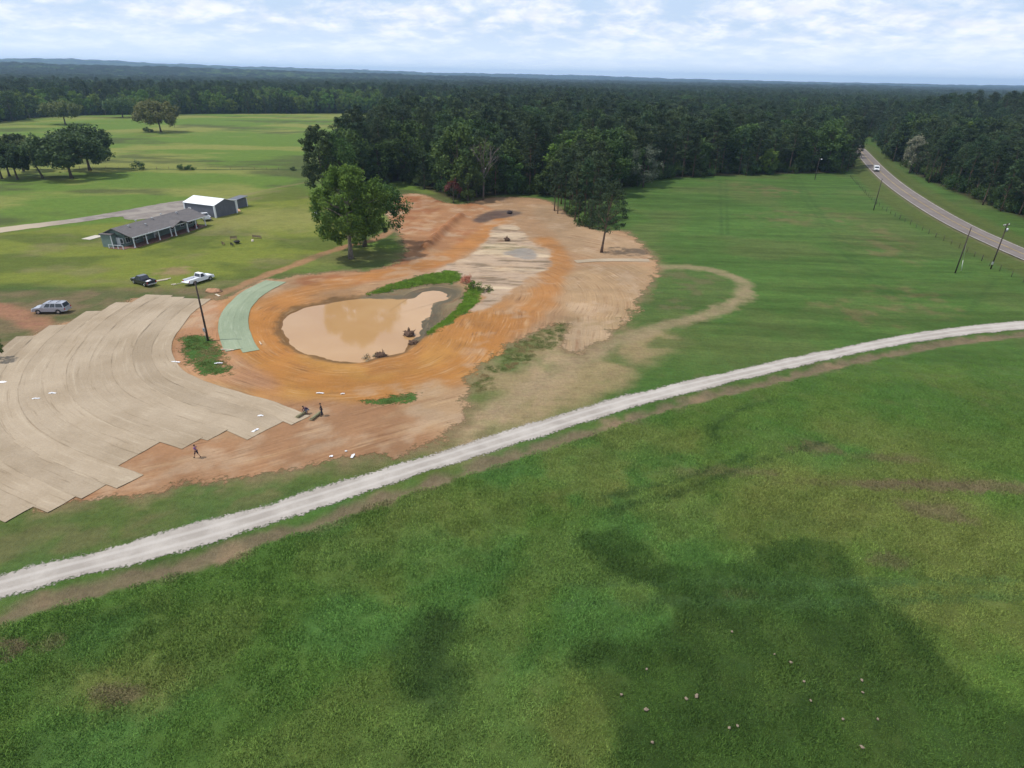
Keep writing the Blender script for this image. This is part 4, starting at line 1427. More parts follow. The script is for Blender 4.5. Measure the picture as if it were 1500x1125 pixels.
tr, cr = broad_tree(104, M_OAK, H=21, R=6.2, base=0.16, n=90, per=80, size=0.65)
set_tree('broadleaf_tree', tr, cr, 'olive green leafy tree between the corner tree and the woods behind the large oak', 'tree', on(500, 289, -0.1))
tr, cr = pine_tree(105, M_PINE, H=17.0, R=4.2, base=0.34, n=58, per=80, size=0.5, r0=0.27, lean=(1.9, 0.3), cr=0.27, limbs=26)
set_tree('pine_tree', tr, cr, 'lone leaning pine with a bare trunk on the pale soil', 'tree', on(881, 370, -0.1))
# the clump of young pines behind it
for i, (bx_, by_, h_) in enumerate(((812, 309, 15), (817, 313, 12), (827, 309, 17), (834, 307, 14), (842, 324, 16), (847, 330, 9), (856, 326, 18), (866, 320, 19), (850, 308, 20), (862, 305, 17), (838, 300, 19),
                                    (876, 330, 13), (822, 299, 18), (872, 308, 21), (880, 318, 14), (864, 335, 8))):
    k = i % 4
    set_tree('pine_tree', PINES[k][0], PINES[k][1], 'slim pine in the clump behind the lone leaning pine', 'tree', on(bx_, by_, -0.1), i * 1.3, (h_ / 22, h_ / 22, h_ / (22, 24, 19, 23)[k]), 'clump of slim pines on the soil')
for i, (bx_, by_) in enumerate(((852, 331), (868, 334), (838, 316), (876, 327))):
    set_tree('shrub', SHRUBS[i % 2][0], SHRUBS[i % 2][1], 'low green bush at the foot of the clump of slim pines', 'shrub', on(bx_, by_, -0.1), i * 2.0, 0.75, 'bushes under the slim pines')
# dead and red-leaved trees at the wood edge
mb = MB()
rr = random.Random(9)


def dead_branch(mb, p, d, ln, r, depth):
    e = p + d * ln
    md = p.lerp(e, 0.5) + Vector((rr.uniform(-1, 1), rr.uniform(-1, 1), rr.uniform(0, 1))) * ln * 0.06
    mb.tube([p, md, e], [r, r * 0.8, r * 0.55], 5, False)
    if depth == 0:
        return
    for _ in range(3 if depth > 1 else 4):
        nd = (d + Vector((rr.uniform(-1, 1), rr.uniform(-1, 1), rr.uniform(-0.2, 0.6))) * 0.65).normalized()
        dead_branch(mb, p.lerp(e, rr.uniform(0.55, 1.0)), nd, ln * rr.uniform(0.5, 0.75), r * 0.5, depth - 1)


t = thing('dead_tree', 'bare grey dead tree standing against the dark woods above the graded soil', 'tree', on(708, 293, -0.1))
MB().tube([(0, 0, 0), (0.1, 0, 5), (0.2, 0.1, 10)], [0.34, 0.27, 0.2], 7).build('trunk', M_DEADWOOD, t)
for q in range(6):
    dead_branch(mb, Vector((0.1 + 0.01 * q, 0.05, 7 + q * 0.55)), Vector((math.cos(q * 2.2) * 0.55, math.sin(q * 2.2) * 0.55, 0.9)).normalized(), 5.2 + (q % 3) * 0.7, 0.15, 3)
mb.build('branches', M_DEADWOOD, t)
tr, cr = broad_tree(106, M_REDLEAF, H=7.5, R=3.0, base=0.35, n=26, per=50, size=0.5, r0=0.14)
set_tree('red_tree', tr, cr, 'small tree with reddish brown leaves at the wood edge above the graded soil', 'tree', on(664, 297, -0.1))
tr, cr = broad_tree(107, M_GREYLEAF, H=15.5, R=6.6, base=0.12, n=60, per=60, size=0.55)
set_tree('broadleaf_tree', tr, cr, 'greyish pale tree at the wood corner where the green field begins behind the pines', 'tree', on(942, 274, -0.1))
tr, cr = broad_tree(108, M_CREAM, H=17, R=5.2, base=0.2, n=46, per=60, size=0.55)
set_tree('broadleaf_tree', tr, cr, 'pale cream tree rising out of the dense woods across the paved road', 'tree', on(1332, 254, -0.1))
# spreading trees on the pasture
for i, (px_, py_, H, R, mat, lab, kw) in enumerate((
        (105, 261, 16.0, 11.5, M_LIVEOAK, 'broad dark oak with a forked trunk on the near side of the pasture fence line', dict(base=0.28, lob=0.5)),
        (132, 250, 17.0, 10.5, M_LIVEOAK, 'broad dark oak just behind the forked oak at the pasture fence line', dict(base=0.3, lob=0.5)),
        (96, 182.5, 15.0, 12.5, M_PASTURE, 'wide flat crowned green oak out on the pasture near its far tree line', dict(base=0.42, lob=0.4)),
        (236, 193.5, 19.0, 13.5, M_BROWNOAK, 'brownish green oak standing alone in the middle of the pasture', dict(base=0.24, lob=0.5)),
        (180, 172, 15.5, 11.5, M_PASTURE, 'round green oak close to the far tree line, casting shade on the pasture', dict(base=0.2, lob=0.4)),
        (3, 262, 13, 5.2, M_LIVEOAK, 'dark oak, farthest from the forked oak in the row at the fence line', dict(base=0.35)),
        (14, 258, 13.5, 5.6, M_LIVEOAK, 'dark leaning oak second from the end of the row at the fence line', dict(base=0.35)),
        (26, 263, 12.5, 5.8, M_LIVEOAK, 'dark oak with a thick trunk in the row at the fence line', dict(base=0.3)),
        (35, 251, 14.5, 5.6, M_LIVEOAK, 'slender dark oak behind the thick trunked oak in the row', dict(base=0.4)),
        (63, 261, 13.5, 5.8, M_LIVEOAK, 'dark oak with a slanting trunk next to the forked oak', dict(base=0.4, lean=(-4.0, 0.5))))):
    tr, cr = broad_tree(120 + i, mat, H=H, R=R, n=int(60 + R * 6), per=90, size=0.62 + R * 0.03, cr=0.19, r0=0.5 if R > 9 else 0.34, limbs=22, open_=0.3, **kw)
    set_tree('oak_tree', tr, cr, lab, 'tree', on(px_, py_, -0.1), 0.0)
tr, cr = broad_tree(140, M_BROAD, H=3.6, R=1.3, base=0.25, n=18, per=40, size=0.32, cr=0.35, r0=0.06)
set_tree('sapling', tr, cr, 'small leafy sapling beside the stepped ends of the straw blankets', 'tree', on(-3, 527, -0.05))
# bushes along the fence line and the pond
for px_, py_, s_, lab in ((205, 249, 0.62, 'dark rounded bush on the pasture fence line nearest the forked oak'), (268, 249, 0.55, 'low dark bush, one of a close pair on the pasture fence line'),
                          (280, 249, 0.5, 'low dark bush, one of a close pair on the pasture fence line'), (430, 250, 0.4, 'small dark bush on the pasture fence line by the woods corner'),
                          (218, 194, 0.8, 'low brown bush beside the lone brownish oak on the pasture')):
    tr, cr = SHRUBS[int(px_) % 2]
    set_tree('shrub', tr, cr, lab, 'shrub', on(px_, py_, -0.1), px_, (s_ * 1.4, s_ * 1.2, s_), 'bushes on the pasture')
tr, cr = broad_tree(141, M_PINKLEAF, H=1.5, R=1.2, base=0.0, n=20, per=40, size=0.22, cr=0.4, r0=0.03)
set_tree('shrub', tr, cr, 'small orange red shrub at the end of the grassy pond bank', 'shrub', on(682, 413, -0.05))
tr, cr = broad_tree(142, M_REED, H=1.3, R=1.5, base=0.0, n=24, per=40, size=0.22, cr=0.35, r0=0.03)
set_tree('shrub', tr, cr, 'bright green shrub topping the grassy strip on the pond bank', 'shrub', on(693, 424, -0.05))
tr, cr = broad_tree(143, M_REED, H=0.9, R=1.2, base=0.0, n=16, per=34, size=0.2, cr=0.35, r0=0.03)
set_tree('shrub', tr, cr, 'sparse green shrub rooted in the pale washed sand', 'shrub', on(712, 428, -0.05))
tr, cr = broad_tree(144, M_DRYBUSH, H=1.1, R=1.3, base=0.0, n=22, per=50, size=0.22, cr=0.35, r0=0.04)
set_tree('shrub', tr, cr, 'pale dry brush at the water edge beside a muddy stump', 'shrub', on(544, 525, -0.55))

# ------------------------------------------------------------------ grass blades of the near meadow
gm, nt, b = new_mat('grass_blades')
ia = N(nt, 'ShaderNodeAttribute', attribute_name='icol', attribute_type='INSTANCER')
ta = N(nt, 'ShaderNodeAttribute', attribute_name='tint')
hs = N(nt, 'ShaderNodeHueSaturation')
L(nt, ia.outputs['Color'], hs.inputs['Color'])
L(nt, math_(nt, 'ADD', math_(nt, 'MULTIPLY', ta.outputs['Fac'], 0.7), 1.35), hs.inputs['Value'])
L(nt, math_(nt, 'ADD', math_(nt, 'MULTIPLY', ta.outputs['Fac'], -0.02), 0.505), hs.inputs['Hue'])
L(nt, hs.outputs[0], b.inputs['Base Color'])
b.inputs['Roughness'].default_value = 0.8
b.inputs['Specular IOR Level'].default_value = 0.05
g_ = N(nt, 'ShaderNodeNewGeometry')
vm_ = N(nt, 'ShaderNodeVectorMath', operation='SCALE')
vm_.inputs['Scale'].default_value = 0.45
L(nt, g_.outputs['Normal'], vm_.inputs[0])
va_ = N(nt, 'ShaderNodeVectorMath', operation='ADD')
va_.inputs[1].default_value = (0, 0, 0.75)
L(nt, vm_.outputs[0], va_.inputs[0])
vn_ = N(nt, 'ShaderNodeVectorMath', operation='NORMALIZE')
L(nt, va_.outputs[0], vn_.inputs[0])
L(nt, vn_.outputs[0], b.inputs['Normal'])
tl_ = N(nt, 'ShaderNodeBsdfTranslucent')
L(nt, hs.outputs[0], tl_.inputs[0])
mxg = N(nt, 'ShaderNodeMixShader')
mxg.inputs[0].default_value = 0.25
L(nt, b.outputs[0], mxg.inputs[1])
L(nt, tl_.outputs[0], mxg.inputs[2])
L(nt, mxg.outputs[0], nt.nodes['Material Output'].inputs[0])


def tuft(seed, n, R, h):
    r = np.random.default_rng(seed)
    a = r.uniform(0, 6.28, n)
    q = R * np.sqrt(r.random(n))
    lump = 0.55 + 0.9 * r.random(n) * np.exp(-(q / R) ** 2)
    P = np.stack([q * np.cos(a), q * np.sin(a), np.full(n, -0.03)], 1)
    hh = h * lump * r.uniform(0.6, 1.3, n)
    ln = r.normal(size=(n, 2)) * 0.5
    wd = r.uniform(0.02, 0.05, n)
    b_ = r.uniform(0, 6.28, n)
    W = np.stack([np.cos(b_) * wd, np.sin(b_) * wd, np.zeros(n)], 1)
    T = P + np.stack([ln[:, 0] * hh, ln[:, 1] * hh, hh], 1)
    V = np.stack([P - W, P + W, T], 1).reshape(-1, 3)
    return mesh_np('tuft', V, np.arange(3 * n).reshape(-1, 3), [gm], False, {'tint': ('FLOAT', np.repeat(r.random(n), 3))})


TUFTS = [tuft(500 + i, 260, 0.75, h) for i, h in enumerate((0.12, 0.16, 0.19, 0.10))]


def meadow(name, ylo, yhi, sp):
    pts = []
    for yy in np.arange(ylo, yhi, sp):
        hw = yy * 0.92 + 16
        xs = np.arange(-hw, hw, sp)
        pts.append(np.stack([xs, np.full(len(xs), yy)], 1))
    P = np.vstack(pts) + rng.uniform(-0.5, 0.5, (sum(len(p) for p in pts), 2)) * sp
    keep = (sdf(P[:, 0], P[:, 1], GRAVEL, 30) > 0.9)
    rim_ = sdf(P[:, 0], P[:, 1], SOIL, 30)
    dg, _ = pdist(P[:, 0], P[:, 1], DITCH, 14)
    keep &= (rim_ > 1.0) & (dg > 1.0 + 1.5 * (fbm(P[:, 0], P[:, 1], 2.0, 3, 77) - 0.5)) & (sdf(P[:, 0], P[:, 1], STRAW, 20) > 1.0)
    yg = np.interp(P[:, 0], DITCH[:, 0], DITCH[:, 1])
    keep &= P[:, 1] < yg + 0.5
    keep &= rng.random(len(P)) < sm(96, 70, P[:, 1])
    P = P[keep]
    col = ground_col(P[:, 0], P[:, 1]) * (1.0 + 0.3 * rng.random(len(P)))[:, None] * np.array([[0.97, 1.06, 1.0]])
    hgt = (0.25 + 0.75 * sm(92, 52, P[:, 1])) * (0.6 + 0.9 * fbm(P[:, 0], P[:, 1], 4.0, 3, 78))
    s_ = rng.uniform(0.8, 1.25, len(P))
    return P, col, np.stack([s_, s_, s_ * hgt], 1)


gp, gc, gs = meadow('meadow_grass', 13, 96, 0.78)
instancer('meadow_grass', TUFTS, np.column_stack([gp, zfun(gp[:, 0], gp[:, 1])]), rng.uniform(0, 6.28, len(gp)), gs, rng.integers(0, 4, len(gp)), gc)
print('COUNTS woods', sum(len(p) for p in tot_pts), 'grass', len(gp), 'single', len(cand))
#__PART4__
# ------------------------------------------------------------------ buildings
M_WALLGREEN = plain('grey_green_siding', (0.135, 0.185, 0.165), 0.7, noise=0.1, scale=1.5)
M_SLATEWALL = plain('charcoal_metal_siding', (0.105, 0.110, 0.135), 0.55, noise=0.1, scale=1.0)
M_TRIM = plain('white_trim', (0.62, 0.64, 0.66), 0.6, noise=0.06)
M_WHITEROOF = plain('white_metal_roof', (0.78, 0.79, 0.81), 0.42, noise=0.05, scale=0.8)
M_GLASS = plain('window_glass', (0.035, 0.042, 0.05), 0.12, noise=0.05, spec=0.6)
M_WOODDECK = plain('reddish_deck_wood', (0.155, 0.080, 0.060), 0.85, noise=0.3, scale=2.0)
M_CONC = plain('concrete', (0.42, 0.38, 0.32), 0.9, noise=0.12, scale=0.8)
M_BRICKRED = plain('red_brick_skirt', (0.185, 0.080, 0.062), 0.9, noise=0.3, scale=4)
M_DOOR = plain('door_white', (0.55, 0.57, 0.58), 0.6, noise=0.05)
M_WOOD = plain('weathered_wood', (0.165, 0.115, 0.085), 0.9, noise=0.3, scale=4)
M_DARKWOOD = plain('creosote_wood', (0.050, 0.038, 0.032), 0.9, noise=0.35, scale=2)
M_STEEL = plain('galvanised_steel', (0.42, 0.43, 0.44), 0.45, metal=0.6, noise=0.1)
M_BLACK = plain('black_plastic', (0.018, 0.018, 0.02), 0.6, noise=0.1)
M_RED = plain('red_paint', (0.40, 0.045, 0.03), 0.45, noise=0.1)
M_PEACH = plain('peach_hull', (0.62, 0.36, 0.24), 0.5, noise=0.1)
M_WHITEPL = plain('white_plastic', (0.78, 0.78, 0.80), 0.5, noise=0.06)
M_PALEBOARD = plain('pale_board', (0.50, 0.43, 0.34), 0.85, noise=0.15, scale=3)

M_SHINGLE, nt, b = new_mat('grey_shingles')
tcx = N(nt, 'ShaderNodeTexCoord')
bk = N(nt, 'ShaderNodeTexBrick', i_Scale=1.0)
bk.inputs['Color1'].default_value = (0.098, 0.090, 0.092, 1)
bk.inputs['Color2'].default_value = (0.140, 0.128, 0.128, 1)
bk.inputs['Mortar'].default_value = (0.065, 0.06, 0.06, 1)
bk.inputs['Mortar Size'].default_value = 0.02
bk.inputs['Brick Width'].default_value = 0.9
bk.inputs['Row Height'].default_value = 0.32
L(nt, tcx.outputs['Object'], bk.inputs['Vector'])
L(nt, mixrgb(nt, math_(nt, 'MULTIPLY', pos_noise(nt, 0.6, 5.0), 0.7), bk.outputs[0], (0.135, 0.122, 0.118)), b.inputs['Base Color'])
b.inputs['Roughness'].default_value = 0.9


def frame2(A, B):
    """origin A, heading of AB, length"""
    v = B - A
    return math.atan2(v[1], v[0]), float(np.hypot(*v))


# --- ranch house: x runs along the porch front, y runs back from it
A, B = G(197, 363), G(303, 330)
rz, LEN = frame2(A, B)
zb = max(zat(*A), zat(*B)) + 0.02
DEPTH, PORCH, EAVE, RIDGE = 8.8, 2.9, 2.75, 4.4
house = thing('ranch_house', 'long low grey green ranch house with grey shingle roof and a post porch', 'house', (A[0], A[1], zb), rz)
Lh = LEN
PY = PORCH
mb = MB()
# walls behind the porch, an end wing on the left
mb.box((Lh / 2 + 0.3, (PY + DEPTH) / 2, EAVE / 2), (Lh - 0.9, DEPTH - PY, EAVE))
YR = DEPTH * 0.56
mb.add([(0.3, PY, EAVE), (0.3, DEPTH, EAVE), (0.3, YR, RIDGE - 0.15), (0.62, PY, EAVE), (0.62, DEPTH, EAVE), (0.62, YR, RIDGE - 0.15)],
       [(0, 1, 2), (5, 4, 3), (0, 2, 5, 3), (1, 4, 5, 2), (0, 3, 4, 1)])
wall = mb.build('wall', M_WALLGREEN, house)
mb = MB()
mb.box((-0.3, 6.4, EAVE / 2 + 0.1), (1.5, 2.9, EAVE + 0.2))
mb.build('end_wing', M_WALLGREEN, house)
MB().box((-0.3, 6.4, EAVE + 0.3), (1.9, 3.3, 0.16)).build('wing_roof', M_SHINGLE, house)
MB().box((-1.07, 4.93, EAVE / 2 + 0.1), (0.14, 0.14, EAVE + 0.2)).build('corner_trim', M_TRIM, house)
# gable roof reaching over the porch
th = 0.16
o_ = 0.45
ys = [-0.35, YR, DEPTH + 0.35]
zs = [EAVE - 0.15, RIDGE, EAVE - 0.15]
prof = [(ys[0], zs[0]), (ys[1], zs[1]), (ys[2], zs[2]), (ys[2], zs[2] - th), (ys[1], zs[1] - th - 0.02), (ys[0], zs[0] - th)]
n = len(prof)
vs = [(-o_ + 0.1, p[0], p[1]) for p in prof] + [(Lh + o_, p[0], p[1]) for p in prof]
roof = MB().add(vs, [tuple(range(n)), tuple(reversed(range(n, 2 * n)))] + [(i, i + n, (i + 1) % n + n, (i + 1) % n) for i in range(n)]).build('roof', M_SHINGLE, house)
MB().box((Lh / 2 + 0.2, ys[0] - 0.02, zs[0] - 0.08), (Lh + 0.9, 0.05, 0.22)).build('fascia', M_TRIM, roof)
for q, (vx, vy) in enumerate(((0.14, 0.42), (0.30, 0.60), (0.46, 0.48), (0.62, 0.58), (0.78, 0.44), (0.30, 0.30))):
    zv = EAVE + (RIDGE - EAVE) * (1 - abs(vy * DEPTH - YR) / YR)
    MB().tube([(vx * Lh, vy * DEPTH, zv - 0.3), (vx * Lh, vy * DEPTH, zv + 0.35)], 0.11, 8).box((vx * Lh, vy * DEPTH, zv + 0.4), (0.45, 0.45, 0.12)).build('roof_vent', M_STEEL, roof)
# porch gable
gx, gw = Lh * 0.60, 3.2
zr = EAVE + 0.75
mb = MB()
for sgn in (-1, 1):
    mb.add([(gx, -1.0, zr), (gx + sgn * gw, -1.0, EAVE - 0.35), (gx + sgn * gw, 1.2, EAVE - 0.05), (gx, 2.9, zr + 0.02),
            (gx, -1.0, zr - 0.14), (gx + sgn * gw, -1.0, EAVE - 0.49), (gx + sgn * gw, 1.2, EAVE - 0.2), (gx, 2.9, zr - 0.12)],
           [(0, 1, 2, 3), (7, 6, 5, 4), (0, 4, 5, 1), (1, 5, 6, 2)])
mb.build('porch_gable', M_SHINGLE, house)
MB().box((Lh / 2 - 0.2, PY / 2 - 0.1, -0.1), (Lh + 0.2, PY + 0.4, 0.34)).build('porch_deck', M_WOODDECK, house)
for q, (fx, fy) in enumerate(((0.012, 0.05), (0.165, 0.05), (0.325, 0.05), (0.485, 0.05), (0.51, -0.75), (0.685, -0.75), (0.71, 0.05), (0.845, 0.05), (0.985, 0.05))):
    MB().box((fx * Lh, fy, EAVE / 2 - 0.1), (0.17, 0.17, EAVE - 0.35)).box((fx * Lh, fy, 0.2), (0.27, 0.27, 0.3)).build('porch_post', M_TRIM, house)
for q, fx in enumerate((0.06, 0.16, 0.27, 0.40, 0.62, 0.78, 0.90)):
    if q == 3:
        d_ = MB().box((fx * Lh, PY - 0.03, 1.1), (1.0, 0.06, 2.1)).build('door', M_DOOR, house)
        MB().blob((fx * Lh + 0.4, PY - 0.09, 1.05), (0.05, 0.05, 0.05)).build('handle', M_STEEL, d_)
        continue
    w_ = MB().box((fx * Lh, PY - 0.03, 1.45), (1.45, 0.07, 1.35)).build('window', M_TRIM, house)
    for sg in (-1, 1):
        MB().box((fx * Lh + sg * 0.34, PY - 0.08, 1.45), (0.60, 0.04, 1.15)).build('pane', M_GLASS, w_)
# end wall facing the lawn: windows, door, posts of the side porch
for q, (fy, kind_) in enumerate(((3.4, 'w'), (4.4, 'd'))):
    if kind_ == 'd':
        d_ = MB().box((0.26, fy, 1.1), (0.10, 1.0, 2.1)).build('door', M_DOOR, house)
        MB().blob((0.18, fy + 0.35, 1.05), (0.05, 0.05, 0.05)).build('handle', M_STEEL, d_)
    else:
        w_ = MB().box((0.26, fy, 1.4), (0.10, 0.9, 1.2)).build('window', M_TRIM, house)
        MB().box((0.20, fy, 1.4), (0.06, 0.72, 1.0)).build('pane', M_GLASS, w_)
MB().box((-0.9, 3.4, -0.08), (2.0, 4.4, 0.28)).build('side_deck', M_WOODDECK, house)
for yy_ in (1.4, 2.8, 4.1, 5.4):
    MB().box((-1.8, yy_, 0.45), (0.12, 0.12, 0.9)).build('rail_post', M_TRIM, house)
MB().box((-1.8, 3.4, 0.88), (0.08, 4.1, 0.07)).build('hand_rail', M_TRIM, house)
c0 = on(136, 348)
tag(MB().box((0, 0, 0.0), (4.2, 2.6, 0.16)).build('concrete_pad', M_CONC), 'pale concrete pad at the end of the ranch house', 'pad').location = c0
bpy.data.objects['concrete_pad'].rotation_euler.z = rz


def in_house(x, y, z):
    return Vector((A[0] + x * math.cos(rz) - y * math.sin(rz), A[1] + x * math.sin(rz) + y * math.cos(rz), zb + z))


def chair(name, label, loc, r, mat, wide=0.55, group=None):
    t = thing(name, label, 'bench' if wide > 1 else 'chair', loc, r, group)
    MB().box((0, 0, 0.43), (wide, 0.5, 0.06)).build('seat', mat, t)
    for q in range(4):
        MB().box((0, 0.26 + 0.01 * q, 0.52 + q * 0.13), (wide, 0.03, 0.09)).build('back_slat', mat, t)
    for sx in (-1, 1):
        MB().box((sx * (wide / 2 - 0.05), -0.2, 0.2), (0.06, 0.06, 0.42)).build('leg', mat, t)
        MB().box((sx * (wide / 2 - 0.05), 0.23, 0.47), (0.06, 0.06, 0.96)).build('leg', mat, t)
        MB().box((sx * (wide / 2 - 0.03), 0.0, 0.64), (0.06, 0.52, 0.04)).build('armrest', mat, t)
    return t


for q, (fx, lab) in enumerate(((0.09, 'dark porch chair by the lawn end of the porch'), (0.215, 'dark porch chair second along the porch from the lawn end'), (0.37, 'dark porch chair next to the porch gable'))):
    chair('porch_chair', lab, in_house(fx * Lh, 1.7, 0.07), rz, M_WOOD, 0.6, 'chairs on the porch')
# red riding mower at the shop end of the porch
mw = thing('riding_mower', 'red riding mower parked under the shop end of the porch', 'mower', in_house(Lh * 0.90, 1.3, 0.07), rz + 0.4)
MB().box((0.45, 0, 0.55), (0.8, 0.55, 0.38)).build('hood', M_RED, mw, 0.05)
MB().box((-0.35, 0, 0.42), (0.9, 0.6, 0.16)).build('chassis', M_RED, mw, 0.03)
MB().box((-0.45, 0, 0.62), (0.42, 0.44, 0.12)).box((-0.66, 0, 0.84), (0.08, 0.44, 0.4)).build('seat', M_BLACK, mw, 0.03)
MB().box((0.05, 0, 0.22), (0.75, 1.05, 0.14)).build('mower_deck', M_RED, mw, 0.03)
for sx, sy, r_ in ((0.6, 0.38, 0.2), (0.6, -0.38, 0.2), (-0.55, 0.42, 0.26), (-0.55, -0.42, 0.26)):
    MB().tube([(sx, sy - 0.1, r_), (sx, sy + 0.1, r_)], r_, 14).build('wheel', M_BLACK, mw)
MB().tube([(0.1, 0, 0.7), (-0.08, 0, 0.95)], 0.025, 6).build('steering_column', M_BLACK, mw)

# --- metal shop building
P0, P1, P2 = G(273, 313), G(316.5, 318.6), G(341, 311.4)
rs, Ls = frame2(P0, P1)
Ws = float(np.hypot(*(P2 - P1)))
Ws = max(8.0, min(Ws, 14.0))
zs0 = zat(*P1)
shop = thing('metal_shop', 'charcoal metal shop building with a white gable roof', 'building', (P0[0], P0[1], zs0), rs)
EV, RG = 3.5, 4.7
mb = MB()
mb.add([(0, 0, -0.2), (Ls, 0, -0.2), (Ls, Ws, -0.2), (0, Ws, -0.2), (0, 0, EV), (Ls, 0, EV), (Ls, Ws, EV), (0, Ws, EV), (0, Ws / 2, RG), (Ls, Ws / 2, RG)],
       [(0, 1, 5, 4), (1, 2, 6, 9, 5), (2, 3, 7, 6), (3, 0, 4, 8, 7)])
mb.build('wall', M_SLATEWALL, shop)
vs = []
for x_ in (-0.25, Ls + 0.25):
    vs += [(x_, -0.25, EV - 0.02), (x_, Ws / 2, RG + 0.1), (x_, Ws + 0.25, EV - 0.02), (x_, Ws + 0.25, EV - 0.14), (x_, Ws / 2, RG - 0.02), (x_, -0.25, EV - 0.14)]
rf = MB().add(vs, [(0, 1, 2, 3, 4, 5), (11, 10, 9, 8, 7, 6)] + [(i, i + 6, (i + 1) % 6 + 6, (i + 1) % 6) for i in range(6)]).build('roof', M_WHITEROOF, shop)
nr = int(Ls / 0.9)
for q in range(nr):
    x_ = 0.3 + q * (Ls - 0.6) / max(1, nr - 1)
    MB().add([(x_ - 0.03, -0.22, EV + 0.0), (x_ + 0.03, -0.22, EV + 0.0), (x_ + 0.03, Ws / 2, RG + 0.12), (x_ - 0.03, Ws / 2, RG + 0.12),
              (x_ - 0.03, -0.22, EV + 0.05), (x_ + 0.03, -0.22, EV + 0.05), (x_ + 0.03, Ws / 2, RG + 0.17), (x_ - 0.03, Ws / 2, RG + 0.17)],
             [(4, 5, 6, 7), (0, 4, 7, 3), (1, 2, 6, 5), (0, 1, 5, 4)]).build('roof_rib', M_WHITEROOF, rf)
for x_, y_ in ((0, 0), (Ls, 0), (Ls, Ws)):
    MB().box((x_, y_, EV / 2 - 0.1), (0.42, 0.42, EV + 0.1)).build('corner_trim', M_TRIM, shop)
nrib = int(Ws / 1.1)
for q in range(1, nrib):
    MB().box((Ls + 0.02, q * Ws / nrib, EV / 2), (0.05, 0.07, EV)).build('wall_rib', M_SLATEWALL, shop)
d_ = MB().box((1.9, -0.04, 1.05), (1.1, 0.1, 2.1)).build('door', M_DOOR, shop)
MB().blob((2.3, -0.12, 1.05), (0.05, 0.05, 0.05)).build('handle', M_STEEL, d_)

# --- open shed behind the shop, and the hull beside it
Q = G(343, 304.5)
sh = thing('open_shed', 'small charcoal shed with white corner posts behind the metal shop', 'shed', (Q[0], Q[1], zat(*Q)), rs + 0.05)
MB().box((1.3, 2.2, 1.3), (0.08, 4.2, 2.5)).box((-1.0, 2.2, 1.3), (0.08, 4.2, 2.5)).box((0.15, 4.3, 1.3), (2.4, 0.08, 2.5)).build('wall', M_SLATEWALL, sh)
MB().box((0.15, 0.1, 1.25), (2.2, 0.07, 2.3)).build('door', M_SLATEWALL, sh)
MB().add([(-1.5, -0.3, 2.6), (1.8, -0.3, 2.6), (1.8, 4.7, 3.05), (-1.5, 4.7, 3.05), (-1.5, -0.3, 2.7), (1.8, -0.3, 2.7), (1.8, 4.7, 3.15), (-1.5, 4.7, 3.15)],
         [(0, 3, 2, 1), (4, 5, 6, 7), (0, 1, 5, 4), (1, 2, 6, 5), (2, 3, 7, 6), (3, 0, 4, 7)]).build('roof', M_SLATEWALL, sh)
MB().box((0.15, -0.33, 2.66), (3.4, 0.06, 0.18)).build('roof_trim', M_TRIM, sh)
for x_, y_ in ((-1.05, 0.05), (1.35, 0.05), (1.35, 4.3)):
    MB().box((x_, y_, 1.3), (0.2, 0.2, 2.6)).build('corner_post', M_TRIM, sh)
hl = thing('boat', 'peach coloured upturned boat hull lying beside the shop and shed', 'boat', on(347.5, 308.5), rs - 0.3)
vs, fs = [], []
for i in range(9):
    t_ = i / 8
    wd_ = 0.62 * math.sin(math.pi * min(1, 0.12 + t_ * 0.88)) ** 0.6 if t_ < 1 else 0.02
    for k_ in range(7):
        an = math.pi * k_ / 6
        vs.append((-2.0 + 4.0 * t_, wd_ * math.cos(an), 0.02 + (0.55 - 0.15 * t_) * math.sin(an) ** 0.7))
for i in range(8):
    for k_ in range(6):
        fs.append((i * 7 + k_, (i + 1) * 7 + k_, (i + 1) * 7 + k_ + 1, i * 7 + k_ + 1))
fs.append(tuple(range(6, -1, -1)))
MB().add(vs, fs, True).build('hull', M_PEACH, hl)
MB().box((0, 0, 0.58), (3.4, 0.06, 0.08)).build('keel', M_PEACH, hl)

# ------------------------------------------------------------------ vehicles
M_CARWHITE = plain('white_car_paint', (0.72, 0.73, 0.76), 0.28, noise=0.03, coat=0.5)
M_CARBLACK = plain('dark_blue_black_car_paint', (0.016, 0.018, 0.030), 0.22, noise=0.05, coat=0.6)
M_CARSILVER = plain('silver_car_paint', (0.36, 0.37, 0.41), 0.32, metal=0.25, noise=0.04, coat=0.4)
M_TYRE = plain('tyre_rubber', (0.016, 0.016, 0.017), 0.85)
M_RIM = plain('wheel_rim', (0.45, 0.45, 0.47), 0.3, metal=0.7)
M_CHROME = plain('bumper_metal', (0.50, 0.50, 0.52), 0.3, metal=0.7)
M_LAMPRED = plain('red_lamp_glass', (0.35, 0.02, 0.015), 0.2)
M_LAMPCLEAR = plain('clear_lamp_glass', (0.70, 0.72, 0.74), 0.15)
M_BEDLINER = plain('bed_liner', (0.045, 0.045, 0.05), 0.8)


def arch(cx, r, n=8, z0=0.42):
    """wheel arch points from front to back"""
    out = []
    for i in range(n + 1):
        a_ = math.pi * i / n
        out.append((cx + r * math.cos(a_), max(z0, 0.36 + r * math.sin(a_))))
    return out


